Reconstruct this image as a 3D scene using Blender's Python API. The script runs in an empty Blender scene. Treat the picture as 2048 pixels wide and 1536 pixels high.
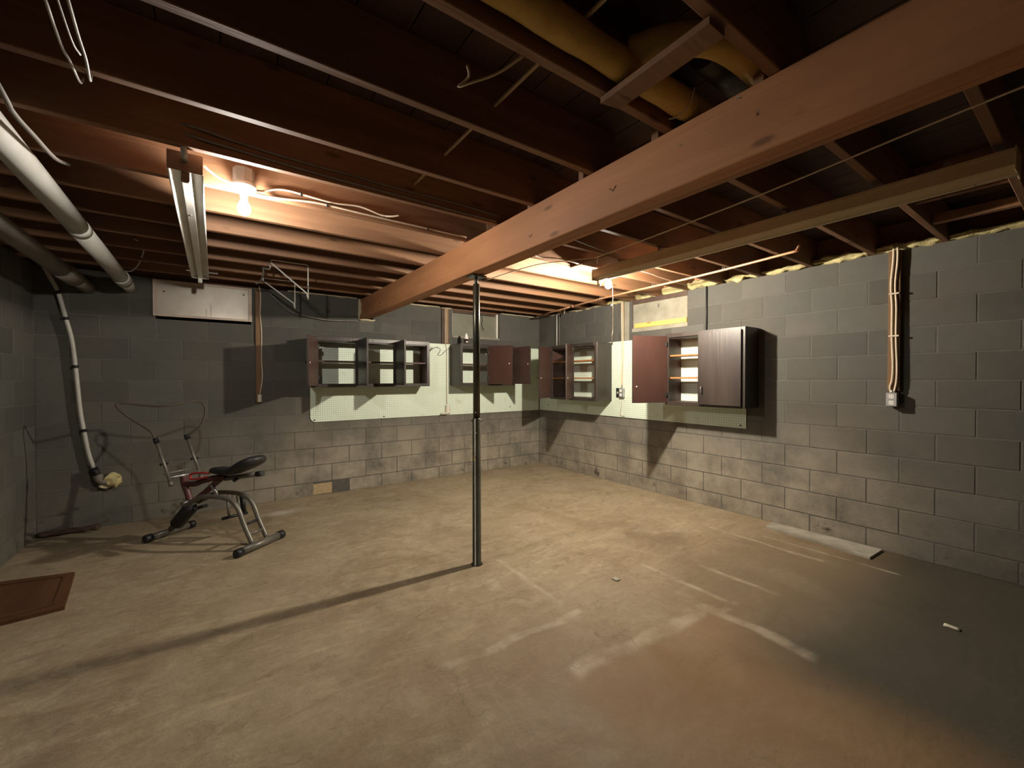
import bpy, math, random
from mathutils import Vector, Matrix, noise

random.seed(7)
scene = bpy.context.scene
COL = scene.collection

# ------------------------------------------------------------------ camera
cam_d = bpy.data.cameras.new('camera')
cam_d.sensor_fit = 'HORIZONTAL'
cam_d.sensor_width = 36.0
cam_d.lens = 843.1 * 36.0 / 2048.0
cam_d.clip_start = 0.02
cam = bpy.data.objects.new('camera', cam_d)
COL.objects.link(cam)
YAW, PIT, ROL = 0.61441, -0.01154, -0.0008
fw = Vector((math.sin(YAW) * math.cos(PIT), math.cos(YAW) * math.cos(PIT), math.sin(PIT)))
rt = fw.cross(Vector((0, 0, 1))).normalized()
up = rt.cross(fw)
r2 = rt * math.cos(ROL) + up * math.sin(ROL)
u2 = up * math.cos(ROL) - rt * math.sin(ROL)
M = Matrix((r2, u2, -fw)).transposed().to_4x4()
M.translation = Vector((-4.3945, -5.4464, 1.3841))
cam.matrix_world = M
scene.camera = cam

# ------------------------------------------------------------------ world / exposure
w = bpy.data.worlds.new('world'); scene.world = w
w.use_nodes = True
w.node_tree.nodes['Background'].inputs[0].default_value = (0.0, 0.0, 0.0, 1)
w.node_tree.nodes['Background'].inputs[1].default_value = 0.0
scene.view_settings.view_transform = 'Standard'
scene.view_settings.look = 'None'
scene.view_settings.gamma = 1.0
scene.view_settings.use_curve_mapping = False
scene.view_settings.exposure = 0.25
BULB_LEFT = ((1.0, 0.93, 0.84), 1000.0)
BULB_RIGHT = ((1.0, 0.90, 0.74), 4500.0)

H = 2.3907          # top of the block walls
ZK = 0.1553         # first bed joint
CH = 0.2032         # course height
XL = -5.69          # left wall
YF = -11.0           # wall behind the camera
ZS = 2.63           # underside of subfloor

# ------------------------------------------------------------------ material helpers
def new_mat(name):
    m = bpy.data.materials.new(name); m.use_nodes = True
    nt = m.node_tree
    b = nt.nodes['Principled BSDF']
    return m, nt, b

def N(nt, t, **kw):
    n = nt.nodes.new(t)
    for k, v in kw.items():
        setattr(n, k, v)
    return n

def L(nt, a, b):
    nt.links.new(a, b)

def math_n(nt, op, a, b=None, clamp=False):
    n = N(nt, 'ShaderNodeMath', operation=op, use_clamp=clamp)
    for i, v in enumerate((a, b)):
        if v is None: continue
        if isinstance(v, (int, float)): n.inputs[i].default_value = v
        else: L(nt, v, n.inputs[i])
    return n.outputs[0]

def mixc(nt, fac, a, b, mode='MIX'):
    n = N(nt, 'ShaderNodeMix', data_type='RGBA', blend_type=mode)
    ins = [n.inputs[0], n.inputs[6], n.inputs[7]]
    for s, v in zip(ins, (fac, a, b)):
        if isinstance(v, (int, float)): s.default_value = v
        elif isinstance(v, tuple): s.default_value = (v[0], v[1], v[2], 1)
        else: L(nt, v, s)
    return n.outputs[2]

def pos(nt, scale=(1, 1, 1), off=(0, 0, 0)):
    g = N(nt, 'ShaderNodeNewGeometry')
    mp = N(nt, 'ShaderNodeMapping')
    mp.inputs['Scale'].default_value = scale
    mp.inputs['Location'].default_value = off
    L(nt, g.outputs['Position'], mp.inputs['Vector'])
    return mp.outputs[0]

def noise_f(nt, vec, scale, detail=4, rough=0.55, lo=0.3, hi=0.7, dist=0.0):
    n = N(nt, 'ShaderNodeTexNoise')
    n.inputs['Scale'].default_value = scale
    n.inputs['Detail'].default_value = detail
    n.inputs['Roughness'].default_value = rough
    n.inputs['Distortion'].default_value = dist
    L(nt, vec, n.inputs['Vector'])
    mr = N(nt, 'ShaderNodeMapRange')
    mr.inputs[1].default_value = lo; mr.inputs[2].default_value = hi
    L(nt, n.outputs[0], mr.inputs[0])
    return mr.outputs[0]

def smooth(nt, v, lo, hi, a=0.0, b=1.0):
    mr = N(nt, 'ShaderNodeMapRange', interpolation_type='SMOOTHSTEP')
    mr.inputs[1].default_value = lo; mr.inputs[2].default_value = hi
    mr.inputs[3].default_value = a; mr.inputs[4].default_value = b
    L(nt, v, mr.inputs[0])
    return mr.outputs[0]

def bump(nt, b, h, strength=0.3, dist=0.01):
    n = N(nt, 'ShaderNodeBump')
    n.inputs['Strength'].default_value = strength
    n.inputs['Distance'].default_value = dist
    L(nt, h, n.inputs['Height'])
    L(nt, n.outputs[0], b.inputs['Normal'])

def simple(name, c1, c2=None, rough=0.6, metal=0.0, scale=12, stretch=(1, 1, 1), bmp=0.0, rnd=0.0, spec=0.5):
    m, nt, b = new_mat(name)
    b.inputs['Roughness'].default_value = rough
    b.inputs['Metallic'].default_value = metal
    b.inputs['Specular IOR Level'].default_value = spec
    if c2 is None:
        c2 = tuple(v * 0.85 for v in c1)
    f = noise_f(nt, pos(nt, stretch), scale)
    col = mixc(nt, f, c1, c2)
    if rnd:
        oi = N(nt, 'ShaderNodeObjectInfo')
        k = math_n(nt, 'MULTIPLY_ADD', oi.outputs['Random'], rnd)
        k.node.inputs[2].default_value = 1.0 - rnd * 0.5
        hsv = N(nt, 'ShaderNodeHueSaturation')
        L(nt, k, hsv.inputs['Value']); L(nt, col, hsv.inputs['Color'])
        col = hsv.outputs[0]
    L(nt, col, b.inputs['Base Color'])
    if bmp:
        bump(nt, b, noise_f(nt, pos(nt, stretch), scale * 3, 6), bmp, 0.004)
    return m

def wood(name, c1, c2, axis, rough=0.65, rnd=0.25, fine=26.0, knots=True):
    m, nt, b = new_mat(name)
    b.inputs['Roughness'].default_value = rough
    st = [fine, fine, fine]; st[axis] = 1.3
    oi = N(nt, 'ShaderNodeObjectInfo')
    g = N(nt, 'ShaderNodeNewGeometry')
    add = N(nt, 'ShaderNodeVectorMath', operation='ADD')
    L(nt, g.outputs['Position'], add.inputs[0])
    sc = N(nt, 'ShaderNodeVectorMath', operation='SCALE'); sc.inputs[0].default_value = (3.1, 1.7, 2.3)
    L(nt, oi.outputs['Random'], sc.inputs['Scale']); L(nt, sc.outputs[0], add.inputs[1])
    mp = N(nt, 'ShaderNodeMapping'); mp.inputs['Scale'].default_value = st
    L(nt, add.outputs[0], mp.inputs['Vector'])
    f = noise_f(nt, mp.outputs[0], 1.0, 5, 0.6, 0.28, 0.72, 0.6)
    col = mixc(nt, f, c1, c2)
    st2 = [5.0, 5.0, 5.0]; st2[axis] = 1.0
    mp2 = N(nt, 'ShaderNodeMapping'); mp2.inputs['Scale'].default_value = st2
    L(nt, add.outputs[0], mp2.inputs['Vector'])
    big = noise_f(nt, mp2.outputs[0], 1.0, 2, 0.5, 0.35, 0.75)
    col = mixc(nt, big, col, tuple(v * 0.72 for v in c2))
    if knots:
        st3 = [9.0, 9.0, 9.0]; st3[axis] = 3.0
        mp3 = N(nt, 'ShaderNodeMapping'); mp3.inputs['Scale'].default_value = st3
        L(nt, add.outputs[0], mp3.inputs['Vector'])
        v = N(nt, 'ShaderNodeTexVoronoi'); v.inputs['Scale'].default_value = 1.0
        L(nt, mp3.outputs[0], v.inputs['Vector'])
        kf = smooth(nt, v.outputs['Distance'], 0.06, 0.16, 0.75, 0.0)
        col = mixc(nt, kf, col, tuple(v2 * 0.35 for v2 in c2))
    hsv = N(nt, 'ShaderNodeHueSaturation')
    k = N(nt, 'ShaderNodeMapRange'); k.inputs[3].default_value = 1 - rnd / 2; k.inputs[4].default_value = 1 + rnd / 2
    L(nt, oi.outputs['Random'], k.inputs[0]); L(nt, k.outputs[0], hsv.inputs['Value'])
    L(nt, col, hsv.inputs['Color']); L(nt, hsv.outputs[0], b.inputs['Base Color'])
    bump(nt, b, f, 0.25, 0.003)
    return m

def emit(name, col, s):
    m, nt, b = new_mat(name)
    b.inputs['Base Color'].default_value = (1, 1, 1, 1)
    b.inputs['Emission Color'].default_value = (*col, 1)
    b.inputs['Emission Strength'].default_value = s
    return m

# --- concrete block paint
def block_mat():
    m, nt, b = new_mat('painted_block')
    b.inputs['Roughness'].default_value = 0.85
    b.inputs['Specular IOR Level'].default_value = 0.25
    oi = N(nt, 'ShaderNodeObjectInfo')
    P = pos(nt)
    n1 = noise_f(nt, P, 1.6, 4, 0.6, 0.35, 0.68)
    col = mixc(nt, n1, (0.088, 0.090, 0.082), (0.106, 0.097, 0.083))
    n2 = noise_f(nt, P, 9.0, 5, 0.65, 0.35, 0.75)
    col = mixc(nt, math_n(nt, 'MULTIPLY', n2, 0.35), col, (0.072, 0.068, 0.058))
    # per block tint
    hsv = N(nt, 'ShaderNodeHueSaturation')
    mr = N(nt, 'ShaderNodeMapRange'); mr.inputs[3].default_value = 0.86; mr.inputs[4].default_value = 1.14
    L(nt, oi.outputs['Random'], mr.inputs[0]); L(nt, mr.outputs[0], hsv.inputs['Value'])
    L(nt, col, hsv.inputs['Color']); col = hsv.outputs[0]
    # efflorescence / peeled paint on the lowest courses
    sep = N(nt, 'ShaderNodeSeparateXYZ'); L(nt, P, sep.inputs[0])
    low = smooth(nt, sep.outputs[2], 0.1, 1.25, 1.0, 0.0)
    n3 = noise_f(nt, P, 2.4, 6, 0.7, 0.25, 0.60)
    spread = math_n(nt, 'MULTIPLY', smooth(nt, sep.outputs[0], -5.4, -3.0, 0.15, 1.0), smooth(nt, sep.outputs[1], -5.0, -3.6, 0.2, 1.0))
    n4 = math_n(nt, 'MULTIPLY', math_n(nt, 'MULTIPLY', math_n(nt, 'MULTIPLY', n3, low), spread), 0.85)
    col = mixc(nt, n4, col, (0.44, 0.39, 0.305))
    n5 = noise_f(nt, pos(nt, (1, 1, 1), (4, 2, 1)), 5.0, 6, 0.7, 0.58, 0.68)
    base = smooth(nt, sep.outputs[2], 0.02, 0.28, 1.0, 0.0)
    col = mixc(nt, math_n(nt, 'MULTIPLY', n5, base), col, (0.06, 0.05, 0.035))
    L(nt, col, b.inputs['Base Color'])
    h = noise_f(nt, P, 55.0, 6, 0.7, 0.2, 0.8)
    bump(nt, b, h, 0.22, 0.004)
    return m

def floor_mat():
    m, nt, b = new_mat('stained_concrete')
    b.inputs['Specular IOR Level'].default_value = 0.35
    P = pos(nt)
    sep = N(nt, 'ShaderNodeSeparateXYZ'); L(nt, P, sep.inputs[0])
    X, Y = sep.outputs[0], sep.outputs[1]
    wv = N(nt, 'ShaderNodeTexNoise'); wv.inputs['Scale'].default_value = 2.6; wv.inputs['Detail'].default_value = 6
    L(nt, P, wv.inputs['Vector'])
    ws = N(nt, 'ShaderNodeSeparateColor'); L(nt, wv.outputs['Color'], ws.inputs[0])
    def wob(c, k, amp):
        return math_n(nt, 'ADD', c, math_n(nt, 'MULTIPLY', math_n(nt, 'SUBTRACT', ws.outputs[k], 0.5), amp))
    Xw, Yw = wob(X, 0, 0.16), wob(Y, 1, 0.16)
    n1 = noise_f(nt, P, 0.9, 5, 0.6, 0.34, 0.66, 0.8)
    col = mixc(nt, n1, (0.42, 0.345, 0.23), (0.28, 0.215, 0.135))
    n2 = noise_f(nt, pos(nt, (1, 1, 1), (7, 3, 0)), 3.4, 7, 0.68, 0.46, 0.66, 0.5)
    col = mixc(nt, math_n(nt, 'MULTIPLY', n2, 0.55), col, (0.46, 0.385, 0.27))
    n3 = noise_f(nt, pos(nt, (1, 1, 1), (1, 9, 0)), 6.0, 7, 0.7, 0.52, 0.74, 0.8)
    pp_ = noise_f(nt, pos(nt, (1, 1.6, 1), (11, 4, 0)), 3.6, 10, 0.78, 0.535, 0.575, 0.7)
    pa_ = noise_f(nt, pos(nt, (1, 1, 1), (5, 5, 0)), 0.8, 3, 0.5, 0.42, 0.6)
    col = mixc(nt, math_n(nt, 'MULTIPLY', math_n(nt, 'MULTIPLY', pp_, pa_), 0.5), col, (0.53, 0.45, 0.32))
    pd_ = noise_f(nt, pos(nt, (1, 1.4, 1), (21, 14, 0)), 4.5, 10, 0.78, 0.57, 0.60, 0.7)
    col = mixc(nt, math_n(nt, 'MULTIPLY', pd_, 0.40), col, (0.17, 0.125, 0.075))
    near = smooth(nt, Yw, -4.5, -3.0, 0.95, 0.0)  # browner floor towards the camera, with light falloff and vignetting painted in
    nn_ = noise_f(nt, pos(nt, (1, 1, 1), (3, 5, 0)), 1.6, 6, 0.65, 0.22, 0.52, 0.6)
    sp = noise_f(nt, P, 22.0, 8, 0.75, 0.40, 0.66)
    col = mixc(nt, math_n(nt, 'MULTIPLY', sp, 0.28), col, (0.17, 0.125, 0.075))
    sc_ = noise_f(nt, pos(nt, (1.3, 4.6, 1), (2, 1, 0)), 2.2, 8, 0.74, 0.52, 0.68, 1.4)
    col = mixc(nt, math_n(nt, 'MULTIPLY', sc_, 0.50), col, (0.52, 0.42, 0.27))
    sd_ = noise_f(nt, pos(nt, (1.1, 5.2, 1), (8, 6, 0)), 2.0, 8, 0.74, 0.54, 0.70, 1.6)
    col = mixc(nt, math_n(nt, 'MULTIPLY', sd_, 0.55), col, (0.20, 0.135, 0.07))
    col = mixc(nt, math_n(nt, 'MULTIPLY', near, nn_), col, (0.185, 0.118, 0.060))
    col = mixc(nt, math_n(nt, 'MULTIPLY', n3, 0.5), col, (0.22, 0.165, 0.10))
    # orange-brown worn area
    def box_mask(x0, x1, y0, y1, s=0.12):
        a = smooth(nt, Xw, x0 - s, x0 + s); c = smooth(nt, Xw, x1 - s, x1 + s, 1, 0)
        d = smooth(nt, Yw, y0 - s, y0 + s); e = smooth(nt, Yw, y1 - s, y1 + s, 1, 0)
        return math_n(nt, 'MULTIPLY', math_n(nt, 'MULTIPLY', a, c), math_n(nt, 'MULTIPLY', d, e))
    col = mixc(nt, math_n(nt, 'MULTIPLY', box_mask(-3.1, -2.0, -5.4, -4.05, 0.1), 0.55), col, (0.25, 0.148, 0.068))
    # grey-green damp stain, deepened to paint in the corner's light falloff
    col = mixc(nt, math_n(nt, 'MULTIPLY', box_mask(-2.15, 0.3, -9.0, -4.40, 0.28), 0.92), col, (0.055, 0.053, 0.040))
    col = mixc(nt, math_n(nt, 'MULTIPLY', box_mask(-1.75, -0.4, -4.6, -3.75, 0.3), 0.5), col, (0.20, 0.165, 0.11))
    col = mixc(nt, math_n(nt, 'MULTIPLY', box_mask(-5.8, -4.3, -0.5, 0.1, 0.2), 0.55), col, (0.12, 0.095, 0.065))
    # pale mineral lines left by old partitions and puddles
    def line_mask(c, at, wd, lo, hi, along, s=0.03):
        d = math_n(nt, 'ABSOLUTE', math_n(nt, 'SUBTRACT', c, at))
        a = smooth(nt, d, wd * 0.3, wd, 1, 0)
        e = math_n(nt, 'MULTIPLY', smooth(nt, along, lo - s, lo + s), smooth(nt, along, hi - s, hi + s, 1, 0))
        return math_n(nt, 'MULTIPLY', a, e)
    Xs, Ys = wob(X, 0, 0.05), wob(Y, 1, 0.05)
    brk = noise_f(nt, P, 4.5, 5, 0.6, 0.34, 0.6)
    lines = [(Yw, -4.03, 0.07, -3.05, -1.97, Xw), (Xw, -1.97, 0.06, -4.6, -4.0, Yw),
             (Xs, -1.80, 0.03, -4.14, -3.45, Ys), (Ys, -4.13, 0.03, -1.95, -1.76, Xs),
             (Xw, -0.62, 0.03, -4.2, -3.3, Yw), (Xs, -0.45, 0.02, -4.6, -3.7, Ys),
             (Xs, -1.45, 0.03, -4.25, -3.7, Ys), (Xw, -2.64, 0.03, -3.5, -2.75, Yw), (Yw, -3.62, 0.04, -3.5, -2.6, Xw)]
    tot = None
    for c, at, wd, lo, hi, al in lines:
        v = line_mask(c, at, wd, lo, hi, al)
        tot = v if tot is None else math_n(nt, 'MAXIMUM', tot, v)
    tot = math_n(nt, 'MULTIPLY', math_n(nt, 'MULTIPLY', tot, brk), 0.45)
    col = mixc(nt, tot, col, (0.56, 0.49, 0.37))
    # faint ring
    dx = math_n(nt, 'SUBTRACT', Xs, -3.36); dy = math_n(nt, 'SUBTRACT', Ys, -2.45)
    rr = math_n(nt, 'SQRT', math_n(nt, 'ADD', math_n(nt, 'MULTIPLY', dx, dx), math_n(nt, 'MULTIPLY', dy, dy)))
    ring = smooth(nt, math_n(nt, 'ABSOLUTE', math_n(nt, 'SUBTRACT', rr, 0.37)), 0.01, 0.035, 0.3, 0)
    col = mixc(nt, ring, col, (0.22, 0.165, 0.10))
    # white smear by the back wall
    dx = math_n(nt, 'MULTIPLY', math_n(nt, 'SUBTRACT', Xs, -3.80), 0.42); dy = math_n(nt, 'SUBTRACT', Ys, -0.50)
    rr = math_n(nt, 'SQRT', math_n(nt, 'ADD', math_n(nt, 'MULTIPLY', dx, dx), math_n(nt, 'MULTIPLY', dy, dy)))
    col = mixc(nt, math_n(nt, 'MULTIPLY', smooth(nt, rr, 0.02, 0.13, 0.75, 0), brk), col, (0.60, 0.56, 0.49))
    # thin crack
    cr = N(nt, 'ShaderNodeTexVoronoi', feature='DISTANCE_TO_EDGE'); cr.inputs['Scale'].default_value = 0.55
    wv2 = N(nt, 'ShaderNodeVectorMath', operation='ADD'); L(nt, P, wv2.inputs[0]); L(nt, wv.outputs['Color'], wv2.inputs[1])
    L(nt, wv2.outputs[0], cr.inputs['Vector'])
    ck = smooth(nt, cr.outputs['Distance'], 0.001, 0.004, 0.35, 0)
    ckn = noise_f(nt, P, 1.7, 3, 0.5, 0.5, 0.62)
    col = mixc(nt, math_n(nt, 'MULTIPLY', ck, ckn), col, (0.10, 0.075, 0.045))
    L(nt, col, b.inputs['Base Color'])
    rg = noise_f(nt, P, 1.3, 4, 0.6, 0.3, 0.7)
    mr = N(nt, 'ShaderNodeMapRange'); mr.inputs[3].default_value = 0.5; mr.inputs[4].default_value = 0.8
    L(nt, rg, mr.inputs[0]); L(nt, mr.outputs[0], b.inputs['Roughness'])
    h = noise_f(nt, P, 14.0, 8, 0.68, 0.2, 0.8)
    bump(nt, b, h, 0.5, 0.008)
    return m

def peg_mat(name, ax):
    m, nt, b = new_mat(name)
    b.inputs['Roughness'].default_value = 0.55
    P = pos(nt)
    sep = N(nt, 'ShaderNodeSeparateXYZ'); L(nt, P, sep.inputs[0])
    def cell(c):
        f = math_n(nt, 'FRACT', math_n(nt, 'MULTIPLY', c, 1 / 0.0254))
        d = math_n(nt, 'SUBTRACT', f, 0.5)
        return math_n(nt, 'MULTIPLY', d, d)
    r = math_n(nt, 'SQRT', math_n(nt, 'ADD', cell(sep.outputs[ax]), cell(sep.outputs[2])))
    hole = smooth(nt, r, 0.13, 0.19, 1, 0)
    n1 = noise_f(nt, P, 2.0, 5, 0.6, 0.35, 0.7)
    col = mixc(nt, n1, (0.74, 0.84, 0.72), (0.66, 0.76, 0.62))
    n2 = noise_f(nt, P, 7.0, 5, 0.6, 0.6, 0.75)
    col = mixc(nt, math_n(nt, 'MULTIPLY', n2, 0.4), col, (0.38, 0.34, 0.20))
    col = mixc(nt, math_n(nt, 'MULTIPLY', hole, 0.85), col, (0.12, 0.12, 0.08))
    L(nt, col, b.inputs['Base Color'])
    return m

MAT = {}
MAT['block'] = block_mat()
MAT['mortar'] = simple('mortar', (0.125, 0.12, 0.105), (0.09, 0.084, 0.072), 0.9, scale=20, bmp=0.4)
MAT['tan_block'] = simple('bare_tan_block', (0.52, 0.40, 0.23), (0.42, 0.32, 0.19), 0.9, scale=30, bmp=0.3)
MAT['floor'] = floor_mat()
MAT['joist'] = wood('joist_wood', (0.30, 0.155, 0.075), (0.20, 0.095, 0.045), 0, rnd=0.25)
MAT['beam'] = wood('beam_wood', (0.55, 0.255, 0.11), (0.45, 0.195, 0.08), 1, rnd=0.0)
MAT['pine'] = wood('yellow_pine', (0.70, 0.52, 0.15), (0.58, 0.40, 0.10), 1, rnd=0.1)
MAT['subfloor'] = wood('subfloor_board', (0.105, 0.055, 0.034), (0.068, 0.035, 0.024), 1, rnd=0.3, fine=12)
MAT['walnut'] = wood('dark_walnut', (0.060, 0.045, 0.036), (0.032, 0.025, 0.021), 2, rough=0.38, rnd=0.05, fine=45, knots=False)
MAT['walnut_front'] = wood('walnut_face', (0.060, 0.045, 0.038), (0.034, 0.026, 0.022), 2, rough=0.36, rnd=0.05, fine=45, knots=False)
MAT['redbrown'] = simple('red_brown_inside', (0.078, 0.036, 0.027), (0.058, 0.027, 0.021), 0.5, scale=5, stretch=(1, 1, 0.3))
MAT['shelfwood'] = simple('orange_shelf_wood', (0.42, 0.185, 0.06), (0.30, 0.125, 0.04), 0.5, scale=8, stretch=(0.3, 0.3, 2))
MAT['strip'] = wood('brown_strip', (0.30, 0.165, 0.07), (0.20, 0.10, 0.04), 2, rnd=0.2)
MAT['dkstrip'] = wood('dark_brown_strip', (0.20, 0.105, 0.04), (0.13, 0.065, 0.025), 2, rnd=0.1)
MAT['pegb'] = peg_mat('pegboard_back', 0)
MAT['pegr'] = peg_mat('pegboard_right', 1)
MAT['steelpost'] = simple('dark_olive_painted_steel', (0.085, 0.080, 0.055), (0.045, 0.042, 0.03), 0.30, 0.55, scale=6)
MAT['steel'] = simple('dull_steel', (0.42, 0.42, 0.41), (0.30, 0.30, 0.29), 0.38, 0.85, scale=10)
MAT['galv'] = simple('galvanised_steel', (0.52, 0.52, 0.52), (0.38, 0.38, 0.38), 0.42, 0.7, scale=25)
MAT['chrome'] = simple('chrome', (0.8, 0.8, 0.8), (0.7, 0.7, 0.7), 0.12, 1.0)
MAT['black'] = simple('black_plastic', (0.016, 0.017, 0.020), (0.011, 0.011, 0.013), 0.5)
MAT['blackpad'] = simple('black_vinyl', (0.020, 0.020, 0.022), (0.014, 0.014, 0.016), 0.45, bmp=0.15, scale=40)
MAT['red'] = simple('red_paint', (0.55, 0.055, 0.05), (0.42, 0.04, 0.04), 0.4)
MAT['darkred'] = simple('dark_red_paint', (0.12, 0.035, 0.035), (0.08, 0.025, 0.025), 0.45)
MAT['bikegrey'] = simple('bike_grey_paint', (0.20, 0.185, 0.16), (0.15, 0.14, 0.12), 0.38, 0.3)
MAT['biketube'] = simple('dark_grip_tube', (0.09, 0.07, 0.055), (0.06, 0.045, 0.035), 0.5, 0.1)
MAT['white'] = simple('white_enamel', (0.74, 0.73, 0.68), (0.62, 0.60, 0.54), 0.4, scale=6)
MAT['porcelain'] = simple('porcelain', (0.85, 0.84, 0.80), (0.8, 0.78, 0.74), 0.25)
MAT['pvc'] = simple('white_pvc', (0.50, 0.49, 0.45), (0.40, 0.39, 0.35), 0.5, scale=5)
MAT['iron'] = simple('grey_painted_pipe', (0.20, 0.18, 0.15), (0.14, 0.125, 0.10), 0.7, scale=5)
MAT['copper'] = simple('copper', (0.62, 0.33, 0.18), (0.50, 0.26, 0.14), 0.55, 0.6)
MAT['cable'] = simple('cream_cable', (0.66, 0.56, 0.42), (0.56, 0.46, 0.34), 0.55)
MAT['cabledark'] = simple('grey_cable', (0.20, 0.18, 0.16), (0.14, 0.125, 0.11), 0.6)
MAT['blackcable'] = simple('black_cable', (0.02, 0.02, 0.02), (0.015, 0.015, 0.015), 0.6)
MAT['cord'] = simple('cotton_cord', (0.60, 0.52, 0.40), (0.50, 0.42, 0.32), 0.8)
MAT['fixtan'] = simple('tan_enamel', (0.54, 0.44, 0.28), (0.46, 0.37, 0.22), 0.45, scale=5)
MAT['fixbrown'] = simple('brown_end_plate', (0.26, 0.165, 0.11), (0.21, 0.13, 0.09), 0.6)
MAT['wool'] = simple('yellow_glass_wool', (0.66, 0.58, 0.30), (0.50, 0.42, 0.20), 0.95, scale=30, bmp=0.6)
MAT['wrap'] = simple('amber_pipe_wrap', (0.62, 0.42, 0.13), (0.48, 0.30, 0.08), 0.9, scale=9, bmp=0.5)
MAT['foam'] = simple('cream_foam', (0.62, 0.55, 0.38), (0.50, 0.43, 0.28), 0.9, scale=40, bmp=0.5)
MAT['panelboard'] = simple('dusty_panel', (0.50, 0.45, 0.37), (0.36, 0.31, 0.24), 0.35, 0.15, scale=4, bmp=0.1)
MAT['panelframe'] = simple('pale_frame', (0.60, 0.50, 0.41), (0.48, 0.38, 0.30), 0.5, scale=8)
MAT['infill'] = simple('grey_infill_panel', (0.28, 0.265, 0.21), (0.20, 0.185, 0.14), 0.8, scale=6, bmp=0.2)
MAT['glass'] = simple('dusty_window_glass', (0.24, 0.235, 0.185), (0.17, 0.165, 0.125), 0.3, scale=4)
MAT['darkwood'] = simple('dark_old_wood', (0.085, 0.05, 0.035), (0.05, 0.03, 0.022), 0.7)
MAT['board'] = wood('brown_door_board', (0.15, 0.062, 0.022), (0.095, 0.038, 0.014), 1, rnd=0, knots=False)
MAT['orange'] = simple('orange_tape', (0.75, 0.40, 0.12), (0.65, 0.33, 0.1), 0.6)
MAT['bottle'] = simple('brown_bottle', (0.035, 0.018, 0.012), (0.025, 0.014, 0.01), 0.25)
MAT['outlet'] = simple('ivory_outlet', (0.68, 0.64, 0.54), (0.60, 0.56, 0.46), 0.4)
MAT['slab'] = simple('whitish_concrete', (0.46, 0.44, 0.38), (0.24, 0.22, 0.17), 0.8, scale=5, bmp=0.3)
MAT['duct'] = simple('dark_duct', (0.10, 0.10, 0.09), (0.07, 0.07, 0.06), 0.5, 0.4)
MAT['slat'] = simple('pale_batten', (0.52, 0.40, 0.24), (0.42, 0.32, 0.19), 0.7)

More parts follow.
